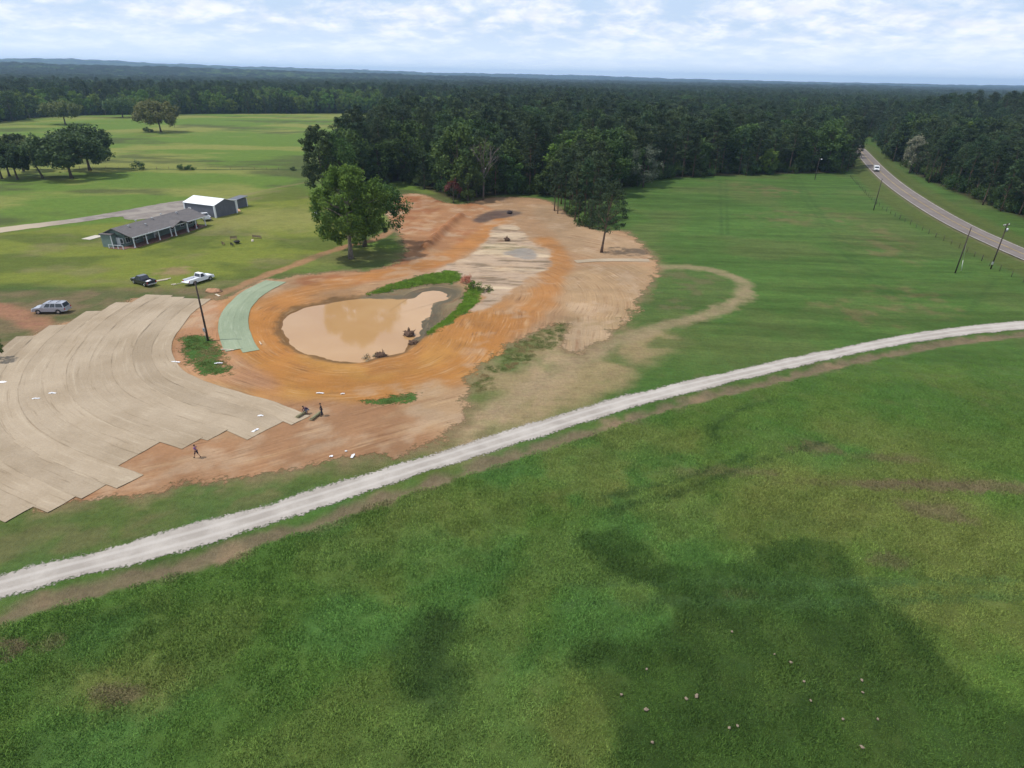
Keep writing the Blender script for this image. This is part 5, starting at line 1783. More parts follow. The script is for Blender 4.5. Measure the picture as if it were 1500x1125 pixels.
def add_wheels(t, xs_, hw, r=0.38):
    for x_ in xs_:
        for s_ in (-1, 1):
            wl = MB().tube([(x_, s_ * (hw - 0.27), r), (x_, s_ * (hw - 0.25), r), (x_, s_ * (hw - 0.02), r), (x_, s_ * hw, r)], [r * 0.9, r, r, r * 0.9], 20).build('wheel', M_TYRE, t)
            MB().tube([(x_, s_ * (hw - 0.04), r), (x_, s_ * (hw + 0.012), r)], r * 0.58, 14).build('rim', M_RIM, wl)


def glasshouse(t, x0, x1, x2, x3, zb_, zt, hw, mat, pillars, hwt=None):
    """cab: x0 rear base, x1 rear top, x2 front top, x3 windscreen base"""
    ht = hwt or hw * 0.84
    V = [(x0, -hw, zb_), (x3, -hw, zb_), (x3, hw, zb_), (x0, hw, zb_), (x1, -ht, zt), (x2, -ht, zt), (x2, ht, zt), (x1, ht, zt)]
    MB().add(V, [(0, 3, 2, 1), (4, 5, 6, 7), (0, 1, 5, 4), (1, 2, 6, 5), (2, 3, 7, 6), (3, 0, 4, 7)]).build('cab', mat, t, 0.05)

    def pane(a, b_, c, d, off, name, inset=0.12):
        P4 = [Vector(p) for p in (a, b_, c, d)]
        cen = sum(P4, Vector()) / 4
        nn = (P4[1] - P4[0]).cross(P4[3] - P4[0]).normalized()
        if nn.dot(off) < 0:
            nn = -nn
        W = [p.lerp(cen, inset) + nn * 0.012 for p in P4]
        W2 = [p - nn * 0.03 for p in W]
        MB().add(W + W2, [(0, 1, 2, 3), (0, 4, 5, 1), (1, 5, 6, 2), (2, 6, 7, 3), (3, 7, 4, 0)]).build(name, M_GLASS, t)
    pane(V[1], V[2], V[6], V[5], Vector((1, 0, 0.3)), 'windscreen', 0.1)
    pane(V[0], V[3], V[7], V[4], Vector((-1, 0, 0.3)), 'rear_window', 0.14)
    for s_, (a0, a1, a2, a3) in ((-1, (V[0], V[1], V[5], V[4])), (1, (V[3], V[2], V[6], V[7]))):
        a0, a1, a2, a3 = map(Vector, (a0, a1, a2, a3))
        for (f0, f1) in pillars:
            pane(a0.lerp(a1, f0), a0.lerp(a1, f1), a3.lerp(a2, f1), a3.lerp(a2, f0), Vector((0, s_, 0.2)), 'side_window', 0.13)


def front_rear(t, xf_, xr_, hw, zl, mat_b):
    for s_ in (-1, 1):
        MB().box((xf_ - 0.04, s_ * (hw - 0.22), zl), (0.14, 0.36, 0.2)).build('headlight', M_LAMPCLEAR, t, 0.03)
        MB().box((xr_ + 0.04, s_ * (hw - 0.10), zl + 0.06), (0.12, 0.18, 0.36)).build('tail_light', M_LAMPRED, t, 0.02)
        MB().box((1.05, s_ * (hw + 0.10), 1.22), (0.16, 0.2, 0.18)).build('mirror', mat_b, t, 0.03)
    MB().box((xf_ + 0.01, 0, zl), (0.08, hw * 1.05, 0.24)).build('grille', M_BLACK, t)
    MB().box((xf_ + 0.06, 0, 0.52), (0.18, hw * 1.95, 0.22)).build('front_bumper', M_CHROME, t, 0.04)
    MB().box((xr_ - 0.06, 0, 0.56), (0.16, hw * 1.9, 0.2)).build('rear_bumper', M_CHROME, t, 0.04)


def pickup(label, mat, loc, rz_, long_cab=True, gate_open=False, load=False):
    t = thing('pickup_truck', label, 'pickup truck', loc, rz_)
    hw = 0.98
    xb = -0.75 if long_cab else -0.35
    prof = [(-2.85, 0.5), (-2.85, 0.78), (xb, 0.78), (xb, 1.12), (1.35, 1.14), (2.55, 1.04), (2.85, 0.92), (2.9, 0.48)] + [p for p in arch(1.9, 0.48)] + [p for p in arch(-1.72, 0.48)]
    MB().prism(prof, -hw, hw).build('body', mat, t, 0.045)
    for s_ in (-1, 1):
        MB().box(((-2.85 + xb) / 2, s_ * (hw - 0.06), 0.98), (xb + 2.85, 0.12, 0.42)).build('bed_side', mat, t, 0.02)
    if gate_open:
        MB().box((-3.12, 0, 0.80), (0.56, 1.7, 0.07)).build('tailgate', mat, t, 0.015)
    else:
        MB().box((-2.82, 0, 0.99), (0.08, 1.7, 0.40)).build('tailgate', mat, t, 0.015)
    MB().box(((-2.78 + xb) / 2, 0, 0.795), (xb + 2.6, 1.66, 0.03)).build('bed_floor', M_BEDLINER if not gate_open else M_CARWHITE, t)
    if load:
        MB().box((-2.0, 0.25, 0.93), (0.7, 0.5, 0.26)).box((-1.5, -0.3, 0.9), (0.45, 0.6, 0.2)).build('load', M_WHITEPL, t, 0.04)
    glasshouse(t, xb + 0.05, xb + 0.28, 0.72, 1.42, 1.10, 1.82, hw - 0.05, mat, ((0.02, 0.40), (0.40, 0.80)) if long_cab else ((0.0, 0.70),))
    add_wheels(t, (1.9, -1.72), hw)
    front_rear(t, 2.88, -2.86, hw, 0.84, mat)
    return t


def by_wheels(front_px, rear_px, base, hw, cx, near_side):
    f, r = on(*front_px), on(*rear_px)
    h = (f - r)
    a_ = math.atan2(h.y, h.x)
    mid = (f + r) / 2
    side = Vector((-math.sin(a_), math.cos(a_), 0)) * (1 if near_side == 'right' else -1)
    c = mid + side * hw - Vector((math.cos(a_), math.sin(a_), 0)) * cx
    c.z = zat(c.x, c.y) + 0.04
    return c, a_


c, a_ = by_wheels((196.5, 416), (212, 420.5), 3.62, 0.95, 0.09, 'left')
pickup('dark blue black crew cab pickup with white load in its bed parked on the grass', M_CARBLACK, c, a_, True, False, True)
c, a_ = by_wheels((307, 411.0), (288.5, 417), 3.62, 0.95, 0.09, 'right')
pickup('white pickup with its tailgate down parked on the grass near the tall bare pole', M_CARWHITE, c, a_, False, True)
c = on(301, 321.5, 0.04)
pickup('white pickup parked between the ranch house and the metal shop', M_CARWHITE, c, rs + math.pi * 0.84, True, False)


def suv(label, mat, loc, rz_):
    t = thing('suv', label, 'suv', loc, rz_)
    hw = 0.98
    prof = [(-2.7, 0.5), (-2.72, 1.15), (1.3, 1.17), (2.4, 1.06), (2.68, 0.9), (2.72, 0.48)] + arch(1.72, 0.48) + arch(-1.55, 0.48)
    MB().prism(prof, -hw, hw).build('body', mat, t, 0.05)
    glasshouse(t, -2.68, -2.42, 0.62, 1.36, 1.13, 1.86, hw - 0.05, mat, ((0.02, 0.36), (0.36, 0.60), (0.60, 0.84)))
    add_wheels(t, (1.72, -1.55), hw, 0.39)
    front_rear(t, 2.7, -2.72, hw, 0.84, mat)
    for s_ in (-1, 1):
        MB().box((-0.9, s_ * 0.66, 1.93), (2.6, 0.05, 0.05)).build('roof_rail', M_CHROME, t)
    for x_ in (-0.2, -1.5):
        MB().box((x_, 0, 1.95), (0.06, 1.3, 0.04)).build('roof_bar', M_BLACK, t)
    return t


c, a_ = by_wheels((58, 460.5), (85.5, 460.5), 3.27, 0.95, 0.08, 'left')
suv('silver grey suv with a roof rack parked beside the stepped blanket ends', M_CARSILVER, c, a_)


def van(label, mat, loc, rz_):
    t = thing('delivery_van', label, 'van', loc, rz_)
    hw = 1.05
    prof = [(-2.9, 0.5), (-2.92, 2.35), (1.1, 2.38), (1.35, 2.25), (2.05, 1.35), (2.75, 1.15), (2.95, 0.95), (2.95, 0.48)] + arch(2.0, 0.46) + arch(-1.8, 0.46)
    MB().prism(prof, -hw, hw).build('body', mat, t, 0.07)
    nv = Vector((0.9, 0, 0.7)).normalized()
    W = [Vector(p) + nv * 0.03 for p in ((2.0, -0.9, 1.42), (2.0, 0.9, 1.42), (1.42, 0.85, 2.18), (1.42, -0.85, 2.18))]
    MB().add(W + [p - nv * 0.06 for p in W], [(0, 1, 2, 3), (0, 4, 5, 1), (1, 5, 6, 2), (2, 6, 7, 3), (3, 7, 4, 0)]).build('windscreen', M_GLASS, t)
    for s_ in (-1, 1):
        MB().prism([(0.75, 1.4), (1.85, 1.4), (1.4, 2.1), (0.75, 2.1)], s_ * hw - 0.02, s_ * hw + 0.02).build('side_window', M_GLASS, t)
        MB().box((2.93, s_ * 0.8, 0.95), (0.12, 0.34, 0.2)).build('headlight', M_LAMPCLEAR, t, 0.03)
        MB().box((1.75, s_ * (hw + 0.14), 1.5), (0.14, 0.24, 0.3)).build('mirror', M_BLACK, t, 0.03)
        MB().box((-2.93, s_ * 0.9, 1.1), (0.08, 0.16, 0.5)).build('tail_light', M_LAMPRED, t)
    MB().box((2.97, 0, 0.9), (0.06, 1.1, 0.28)).build('grille', M_BLACK, t)
    MB().box((3.02, 0, 0.5), (0.16, 2.0, 0.26)).build('front_bumper', M_BLACK, t, 0.04)
    add_wheels(t, (2.0, -1.8), hw, 0.36)
    return t


k = int(np.argmin(np.hypot(*(RC - G(1284, 252)).T)))
tdir = tn[k]
if tdir[1] > 0:
    tdir = -tdir
lft = Vector((-tdir[1], tdir[0], 0))
vp = Vector((RC[k][0], RC[k][1], 0)) - lft * 1.75
vp.z = float(zfun(np.array([vp.x]), np.array([vp.y]), False)[0]) + 0.17
van('white van driving along the paved road where it leaves the woods', M_CARWHITE, vp, math.atan2(tdir[1], tdir[0]))
#__PART5__
# ------------------------------------------------------------------ poles and fences
def pole(label, px_, py_, H, arm=False, light=False, box=False, guy=False, rz_=0.0, r=0.15, top_px=None):
    t = thing('utility_pole', label, 'utility pole', on(px_, py_, -0.1), rz_, 'utility poles')
    MB().tube([(0, 0, 0), (0.02, 0, H * 0.5), (0, 0.02, H)], [r, r * 0.85, r * 0.65], 10).build('pole', M_DARKWOOD, t)
    if arm:
        MB().box((0, 0.16, H - 0.55), (2.5, 0.11, 0.13)).build('crossarm', M_WOOD, t)
        for x_ in (-1.1, -0.45, 0.5, 1.1):
            MB().tube([(x_, 0.16, H - 0.5), (x_, 0.16, H - 0.38), (x_, 0.16, H - 0.26)], [0.05, 0.075, 0.05], 8).build('insulator', M_WHITEPL, t)
        for s_ in (-1, 1):
            MB().tube([(s_ * 0.8, 0.17, H - 0.6), (0, 0.13, H - 1.2)], 0.025, 5).build('brace', M_STEEL, t)
        MB().tube([(0, -0.32, H - 1.9), (0, -0.32, H - 1.1)], 0.2, 10).build('transformer', M_STEEL, t)
        MB().box((-0.25, -0.1, 1.5), (0.4, 0.25, 0.6)).build('meter_box', M_STEEL, t)
        for x_ in (-1.1, 1.1):
            pts = [(x_ + 0.35 * q * 8, 0.16 - 0.75 * q * 8, H - 0.26 - 1.4 * math.sin(math.pi * q / 8) * 0.9) for q in range(9)]
            MB().tube(pts, 0.02, 4).build('wire', M_BLACK, t)
    if light:
        MB().tube([(0, 0, H - 0.6), (-0.9, 0, H - 0.3)], 0.04, 6).build('lamp_arm', M_STEEL, t)
        MB().tube([(-0.9, 0, H - 0.55), (-0.9, 0, H - 0.45), (-0.9, 0, H - 0.25)], [0.26, 0.24, 0.1], 10).build('lamp_head', M_WHITEPL, t)
    if box:
        MB().box((-0.16, -0.2, 2.0), (0.34, 0.2, 0.55)).build('meter_box', M_STEEL, t)
        MB().tube([(-0.16, -0.2, 0.1), (-0.16, -0.2, 1.75)], 0.035, 6).build('conduit', M_STEEL, t)
    if guy:
        MB().tube([(0, 0, H * 0.75), (2.4, 1.6, 0.1)], 0.02, 5).build('guy_wire', M_STEEL, t)
        MB().tube([(1.55, 1.03, 2.76), (2.4, 1.6, 0.15)], 0.05, 6).build('guy_guard', M_WHITEPL, t)
    return t


pole('tall bare dark pole on the grass patch between the straw and green blankets', 305, 499, 9.8, box=True, r=0.17)
pole('dark pole with a guy wire standing in the field before the paved road', 1399, 400, 10.3, guy=True)
pole('dark pole with crossarm and insulators beside the fence of the paved road', 1451, 394, 10.6, arm=True, rz_=0.5)
pole('bare dark pole by the road fence, standing below the white van', 1279.5, 308, 10.2)
pole('dark pole with a lamp head against the dark wood edge behind the field', 1193.5, 263, 9.0, light=True, rz_=3.0)


def fence(name, label, P, step, h, mat, wires=True, r=0.06):
    Q = resample(P, step)
    c0_ = Q[0]
    t = thing(name, label, 'fence', (c0_[0], c0_[1], zat(*c0_)))
    zq = zfun(Q[:, 0], Q[:, 1]) - zat(*c0_)
    for i, (q, z_) in enumerate(zip(Q, zq)):
        hh = h * (1.0 + 0.15 * math.sin(i * 3.7))
        rr_ = r * (1.5 if i % 6 == 0 else 1.0)
        x_, y_ = q - c0_
        MB().tube([(x_, y_, z_ - 0.2), (x_ + 0.05 * math.sin(i * 1.9), y_, z_ + hh)], [rr_, rr_ * 0.85], 6).build('post', mat, t)
    if wires:
        for hz_ in (0.45, 0.8, 1.15):
            MB().tube([(q[0] - c0_[0], q[1] - c0_[1], z_ + hz_) for q, z_ in zip(Q, zq)], 0.007, 3).build('wire', M_BLACK, t)
    return t


fence('wire_fence', 'post and wire fence between the green field and the paved road', smooth_poly(GP([(1246, 258), (1262, 278), (1282, 300), (1310, 317), (1359, 343), (1395, 360), (1425, 376), (1452, 393), (1478, 404), (1510, 420), (1580, 452)]), 1, False), 4.2, 1.35, M_DARKWOOD)
fence('wire_fence', 'post and wire fence along the weedy line across the pasture', GP([(-120, 249), (0, 248.6), (200, 248.2), (440, 249)]), 5.0, 1.3, M_WOOD)

# ------------------------------------------------------------------ people
M_SKIN = plain('skin', (0.36, 0.20, 0.13), 0.6, noise=0.06)
M_HAIR = plain('dark_hair', (0.016, 0.012, 0.010), 0.7)
M_BLACKCLOTH = plain('black_cloth', (0.014, 0.014, 0.018), 0.9)
M_NAVY = plain('navy_trousers', (0.020, 0.023, 0.040), 0.9)
M_PURPLE = plain('purple_shirt', (0.17, 0.075, 0.22), 0.9)
M_DKPURPLE = plain('dark_plum_shirt', (0.045, 0.028, 0.055), 0.9)
M_GREYCLOTH = plain('grey_trousers', (0.16, 0.16, 0.19), 0.9)
M_SHOE = plain('shoe', (0.03, 0.027, 0.025), 0.8)


def skin_mesh(name, nodes, edges, mat, sub=1):
    me = bpy.data.meshes.new(name)
    me.from_pydata([n_[0] for n_ in nodes], edges, [])
    o = bpy.data.objects.new(name, me)
    C.objects.link(o)
    md = o.modifiers.new('skin', 'SKIN')
    md.use_smooth_shade = True
    for i, n_ in enumerate(nodes):
        sv = me.skin_vertices[0].data[i]
        sv.radius = n_[1] if hasattr(n_[1], '__len__') else (n_[1], n_[1])
        sv.use_root = (i == 0)
    s_ = o.modifiers.new('sub', 'SUBSURF')
    s_.levels = s_.render_levels = sub
    dg = bpy.context.evaluated_depsgraph_get()
    out = bpy.data.meshes.new_from_object(o.evaluated_get(dg))
    bpy.data.objects.remove(o)
    bpy.data.meshes.remove(me)
    out.name = name
    out.materials.clear()
    out.materials.append(mat)
    return out


def hand_shape(mb, w, d, side):
    """palm, four fingers and a thumb at wrist w, hanging along d"""
    d = d.normalized()
    a_ = d.cross(Vector((0, 0, 1)))
    if a_.length < 0.2:
        a_ = Vector((1, 0, 0))
    a_.normalize()
    mb.tube([w, w + d * 0.05, w + d * 0.10], [0.026, 0.04, 0.036], 8)
    for q, ln in enumerate((0.065, 0.08, 0.075, 0.058)):
        b0 = w + d * 0.09 + a_ * (q - 1.5) * 0.019
        bend = a_.cross(d) * 0.012
        mb.tube([b0, b0 + d * ln * 0.5 + bend, b0 + d * ln * 0.9 + bend * 2.5], [0.010, 0.009, 0.007], 6)
    b0 = w + d * 0.03 + a_ * side * 0.032
    mb.tube([b0, b0 + d * 0.03 + a_ * side * 0.025, b0 + d * 0.06 + a_ * side * 0.03], [0.012, 0.011, 0.008], 6)


def person(label, loc, rz_, J, top, bottom, long_sleeve=True, shorts=False, scale=1.0):
    """J: joint positions, x forward, y left; clothes are children of the body"""
    t = thing('person', label, 'person', loc, rz_)
    t.scale = (scale,) * 3
    v = {k_: Vector(p) for k_, p in J.items()}
    v['chest'] = v['pelvis'].lerp(v['neck'], 0.68)
    v['waist'] = v['pelvis'].lerp(v['neck'], 0.30)
    names = ['pelvis', 'waist', 'chest', 'neck', 'head_base', 'head_mid', 'crown']
    hd = (v['head'] - v['neck']).normalized()
    v['head_base'] = v['neck'] + hd * 0.07
    v['head_mid'] = v['head']
    v['crown'] = v['head'] + hd * 0.10
    rad = {'pelvis': (0.13, 0.10), 'waist': (0.125, 0.09), 'chest': (0.155, 0.105), 'neck': 0.058, 'head_base': 0.06, 'head_mid': (0.082, 0.098), 'crown': 0.062}
    nodes = [(v[k_], rad[k_]) for k_ in names]
    edges = [(i, i + 1) for i in range(6)]
    for s_ in 'LR':
        b0 = len(nodes)
        nodes += [(v['sh' + s_], 0.062), (v['el' + s_], 0.044), (v['wr' + s_], 0.03)]
        edges += [(2, b0), (b0, b0 + 1), (b0 + 1, b0 + 2)]
        b0 = len(nodes)
        nodes += [(v['hip' + s_], 0.092), (v['kn' + s_], 0.062), (v['an' + s_], 0.04), (v['toe' + s_], 0.034)]
        edges += [(0, b0), (b0, b0 + 1), (b0 + 1, b0 + 2), (b0 + 2, b0 + 3)]
    sk = skin_mesh('body', nodes, edges, M_SKIN, 2)
    mb = MB()
    for s_, sg in (('L', 1), ('R', -1)):
        hand_shape(mb, v['wr' + s_], v['wr' + s_] - v['el' + s_], sg)
    fwd = Vector((1, 0, 0)) - hd * hd.x
    fwd.normalize()
    lat = hd.cross(fwd)
    mb.blob(v['head'] + fwd * 0.10 - hd * 0.012, (0.018, 0.016, 0.022), 1, 0.0, 6, 4)
    for sg in (-1, 1):
        mb.blob(v['head'] + lat * sg * 0.085 - hd * 0.01, (0.02, 0.014, 0.03), 1, 0.0, 6, 4)
    hm = mb.mesh('h', M_SKIN)
    bm = bmesh.new()
    bm.from_mesh(sk)
    bm.from_mesh(hm)
    bm.to_mesh(sk)
    bm.free()
    body = obj('body', sk, t)
    fm = MB()
    for sg in (-1, 1):
        fm.blob(v['head'] + fwd * 0.088 + lat * sg * 0.033 + hd * 0.012, (0.012, 0.012, 0.009), 1, 0.0, 6, 4)
    fm.blob(v['head'] + fwd * 0.088 - hd * 0.055, (0.01, 0.026, 0.007), 1, 0.0, 6, 4)
    fm.build('face_features', M_HAIR, body)
    MB().blob(v['head'] + hd * 0.055 - fwd * 0.022, (0.102, 0.098, 0.085), 3, 0.08, 12, 8).build('hair', M_HAIR, body)
    n2 = [(v['pelvis'] + Vector((0, 0, 0.02)), (0.145, 0.115)), (v['waist'], (0.142, 0.106)), (v['chest'], (0.172, 0.122)), (v['neck'] - hd * 0.02, 0.075)]
    e2 = [(0, 1), (1, 2), (2, 3)]
    for s_ in 'LR':
        b0 = len(n2)
        e_ = v['el' + s_] if long_sleeve else v['sh' + s_].lerp(v['el' + s_], 0.6)
        n2 += [(v['sh' + s_], 0.078), (e_, 0.058)]
        e2 += [(2, b0), (b0, b0 + 1)]
        if long_sleeve:
            n2.append((v['el' + s_].lerp(v['wr' + s_], 0.9), 0.044))
            e2.append((b0 + 1, b0 + 2))
    obj('shirt', skin_mesh('shirt', n2, e2, top, 2), body)
    n3, e3 = [(v['pelvis'] + Vector((0, 0, 0.0)), (0.148, 0.118))], []
    for s_ in 'LR':
        b0 = len(n3)
        n3 += [(v['hip' + s_], 0.105), (v['kn' + s_], 0.078)]
        e3 += [(0, b0), (b0, b0 + 1)]
        if not shorts:
            n3.append((v['kn' + s_].lerp(v['an' + s_], 0.92), 0.058))
            e3.append((b0 + 1, b0 + 2))
    obj('shorts' if shorts else 'trousers', skin_mesh('trousers', n3, e3, bottom, 2), body)
    for s_ in 'LR':
        a0, t0 = v['an' + s_], v['toe' + s_]
        MB().tube([a0 + (a0 - t0) * 0.35 + Vector((0, 0, -0.03)), a0 + Vector((0, 0, -0.02)), t0, t0 + (t0 - a0) * 0.25], [0.04, 0.052, 0.046, 0.02], 8).build('shoe', M_SHOE, body)
    return t


STANDING = dict(pelvis=(0, 0, 0.98), neck=(0.03, 0, 1.50), head=(0.06, 0, 1.66), shL=(0.02, 0.19, 1.44), shR=(0.02, -0.19, 1.44), elL=(-0.02, 0.25, 1.15), elR=(0.05, -0.25, 1.15),
                wrL=(0.10, 0.22, 0.92), wrR=(0.16, -0.2, 0.92), hipL=(0, 0.1, 0.92), hipR=(0, -0.1, 0.92), knL=(0.06, 0.11, 0.5), knR=(-0.04, -0.11, 0.5), anL=(0.05, 0.12, 0.08), anR=(-0.14, -0.12, 0.08),
                toeL=(0.20, 0.14, 0.04), toeR=(0.02, -0.14, 0.04))
CROUCH = dict(pelvis=(-0.15, 0, 0.50), neck=(0.28, 0, 0.88), head=(0.40, 0, 0.99), shL=(0.25, 0.19, 0.83), shR=(0.25, -0.19, 0.83), elL=(0.40, 0.22, 0.56), elR=(0.42, -0.2, 0.56),
              wrL=(0.56, 0.14, 0.36), wrR=(0.58, -0.12, 0.36), hipL=(-0.12, 0.1, 0.46), hipR=(-0.12, -0.1, 0.46), knL=(0.26, 0.17, 0.52), knR=(0.22, -0.17, 0.40), anL=(0.06, 0.15, 0.08), anR=(-0.08, -0.15, 0.08),
              toeL=(0.2, 0.17, 0.04), toeR=(0.06, -0.17, 0.04))
WALK = dict(STANDING, anL=(0.30, 0.1, 0.09), toeL=(0.45, 0.11, 0.07), knL=(0.20, 0.1, 0.5), anR=(-0.38, -0.1, 0.13), toeR=(-0.25, -0.11, 0.05), knR=(-0.1, -0.1, 0.5), elL=(-0.10, 0.24, 1.16), wrL=(-0.08, 0.24, 0.92),
            elR=(0.08, -0.24, 1.16), wrR=(0.26, -0.22, 1.0))
SZ = 0.055
person('person in a black top and dark trousers standing at the end of a blanket roll', on(472.0, 609.6, SZ), math.radians(205), STANDING, M_BLACKCLOTH, M_NAVY)
person('person in a plum top crouching over a blanket roll at the edge of the straw', on(450.5, 606.5, 0.16), math.radians(215), CROUCH, M_DKPURPLE, M_GREYCLOTH)
person('person in a purple shirt and dark shorts walking over the red soil', on(289.5, 671.0, SZ), math.radians(170), WALK, M_PURPLE, M_NAVY, False, True, 0.93)


# ------------------------------------------------------------------ blanket rolls, boards and litter
def roll(label, p, q, r=0.17):
    a0, b0 = on(*p, 0.1), on(*q, 0.1)
    d = b0 - a0
    t = thing('blanket_roll', label, 'roll', a0, math.atan2(d.y, d.x))
    ln = d.length
    pts = [(ln * i / 8, 0.02 * math.sin(i * 2), r + 0.02) for i in range(9)]
    MB().tube(pts, [r * (1 + 0.06 * math.sin(i * 2.3)) for i in range(9)], 12).build('roll', M_STRAWROLL, t)
    MB().tube([(-0.03, 0, r + 0.02), (ln + 0.03, 0, r + 0.02)], 0.04, 8).build('core', M_PALEBOARD, t)
    MB().box((ln / 2, r * 1.6, 0.02), (ln * 0.98, r * 2.2, 0.03)).build('loose_end', M_STRAWROLL, t)
    return t


M_STRAWROLL = plain('straw_roll', (0.20, 0.185, 0.105), 0.95, noise=0.3, scale=9)
roll('straw blanket roll under the hands of the crouching person', (436, 613.5), (449, 605.5))
roll('straw blanket roll lying at the feet of the person in black', (456.5, 617), (470, 607))


def crumple(name, label, cat, px_, py_, sx, sy, sz, mat, seed, rz_=0.0, dz=0.1):
    """a crumpled sheet: uneven, folded, lying on the ground"""
    r = random.Random(seed)
    n_, m_ = 9, 6
    vs, fs = [], []
    for j in range(m_ + 1):
        for i in range(n_ + 1):
            u_, v_ = i / n_ - 0.5, j / m_ - 0.5
            e = 1 + 0.35 * (r.random() - 0.5)
            vs.append((u_ * sx * e, v_ * sy * e * (1 - 0.5 * abs(u_)), sz * r.random() * (1 - abs(u_) - abs(v_) * 0.6)))
    for j in range(m_):
        for i in range(n_):
            k_ = j * (n_ + 1) + i
            fs.append((k_, k_ + 1, k_ + n_ + 2, k_ + n_ + 1))
    o = MB().add(vs, fs).build(name, mat)
    sd = o.modifiers.new('thick', 'SOLIDIFY')
    sd.thickness = 0.01
    o.location = on(px_, py_, dz)
    o.rotation_euler.z = rz_
    return tag(o, label, cat, 'white plastic wrappers left on the ground')


for i, (px_, py_, sx, sy, lab) in enumerate((
        (5, 561, 1.7, 0.8, 'large white plastic wrapper on the outer straw blankets'), (53, 585, 1.2, 0.35, 'thin white plastic wrapper, one of a pair amid the straw blankets, farther from the pond'),
        (77, 577, 1.2, 0.4, 'thin white plastic wrapper, one of a pair amid the straw blankets, nearer the pond'), (258, 531, 1.6, 0.4, 'white plastic wrapper on the inner rim of the straw near the grass patch'),
        (320, 533, 1.4, 0.35, 'white plastic wrapper lying in the grass patch by the tall pole'), (382, 610, 0.8, 0.4, 'small white wrapper on the straw nearest the crouching person'),
        (374, 631.5, 1.1, 0.5, 'crumpled white wrapper near the stepped straw edge toward the gravel road'), (469, 577, 1.3, 0.3, 'thin white wrapper on the soil between the people and the pond'),
        (502, 578, 0.7, 0.3, 'small white wrapper on orange soil beside the thin grass tuft'), (485.5, 669.5, 0.5, 0.45, 'round white wrapper at the soil edge by the gravel road'),
        (507, 662, 0.35, 0.3, 'tiny white scrap on red soil above the gravel road'), (517, 669, 1.0, 0.5, 'white and bluish wrapper on the grass verge by the gravel road'))):
    crumple('plastic_wrapper', lab, 'wrapper', px_, py_, sx * 0.75, sy * 0.65, 0.2, M_WHITEPL, 900 + i, i * 0.7 if sy > 0.45 else 0.25 - 0.1 * (i % 4))


def board(label, px_, py_, ln, wd, r_, dz=0.05, mat=None, name='wooden_board'):
    o = MB().box((0, 0, 0.03), (ln, wd, 0.06)).box((0.1, 0.01, 0.085), (ln * 0.96, wd * 0.8, 0.045)).build(name, mat or M_PALEBOARD, None, 0.008)
    o.location = on(px_, py_, dz)
    o.rotation_euler.z = r_
    return tag(o, label, 'board', 'boards lying on the grass')


board('pale board, the farther of two lying by the dark pickup', 240, 410, 2.6, 0.32, 0.75)
board('pale board, the nearer of two lying by the dark pickup', 236, 411.6, 2.4, 0.28, 0.75)
board('short pale offcut between the two pickups on the grass', 254, 417, 0.8, 0.3, 0.6)
board('thin pale stick on the grass between the two pickups', 261, 416.5, 2.0, 0.10, 0.95)
board('white board on the grass at the rim of the soil near the green blanket', 319, 433, 1.7, 0.35, -0.75)
board('white pipe section at the foot of the green blanket', 333, 513.5, 2.0, 0.16, -0.08, 0.12)
board('short white stake on the orange soil beside the green blanket', 381.5, 503.5, 1.3, 0.12, -1.0, 0.1)
o = MB().blob((0, 0, 0.05), (1.6, 0.9, 0.5), 4, 0.25, 16, 8).build('soil_pile', plain('orange_soil', (0.34, 0.185, 0.105), 0.95, noise=0.2))
o.location = on(312, 427)
tag(o, 'small orange soil pile on the grass between the white pickup and the green blanket', 'soil pile')


# ------------------------------------------------------------------ stumps and brush
M_MUDWOOD = plain('muddy_root', (0.085, 0.050, 0.032), 0.9, noise=0.4, scale=4)


def stump(label, px_, py_, R, seed, spike=False, lvl=None, mat=None):
    p = on(px_, py_) if lvl is None else Vector((*G(px_, py_, lvl), lvl - 0.25))
    t = thing('tree_stump', label, 'stump', p, seed)
    r = random.Random(seed)
    MB().blob((0, 0, R * 0.45), (R, R * 0.9, R * 0.75), seed, 0.3, 12, 8).build('root_ball', mat or M_MUDWOOD, t)
    for i in range(16):
        a_ = r.uniform(0, 6.28)
        u_ = r.uniform(-0.1, 0.9)
        d = Vector((math.cos(a_), math.sin(a_), u_)).normalized()
        b0 = Vector((0, 0, R * 0.45))
        MB().tube([b0 + d * R * 0.5, b0 + d * R * 1.0 + Vector((0, 0, 0.1)), b0 + d * R * r.uniform(1.15, 1.5) + Vector((r.uniform(-.2, .2), r.uniform(-.2, .2), r.uniform(-.3, .2)))], [0.10, 0.07, 0.025], 5).build('root', mat or M_MUDWOOD, t)
    if spike:
        MB().tube([(0, 0, R), (0.05, 0, R * 1.6), (0.0, 0.1, R * 2.0)], [0.16, 0.12, 0.05], 7).build('broken_stem', mat or M_MUDWOOD, t)


stump('muddy upturned stump with a broken stem standing in the pond', 600, 491, 0.85, 21, True, WATER_Z)
stump('round muddy stump at the pond edge just below the broken stemmed one', 606, 504.5, 0.72, 22, False, WATER_Z + 0.1)
stump('muddy stump beside the pale dry brush at the water edge', 558.5, 523, 0.85, 23, False, WATER_Z)
stump('dark stump lying on the washed sand between the soil lanes', 742.5, 353, 0.7, 24, True)
stump('charred stump at the end of the dark ash patch', 747, 313.5, 0.8, 25, False, None, plain('charred_wood', (0.03, 0.022, 0.022), 0.95))

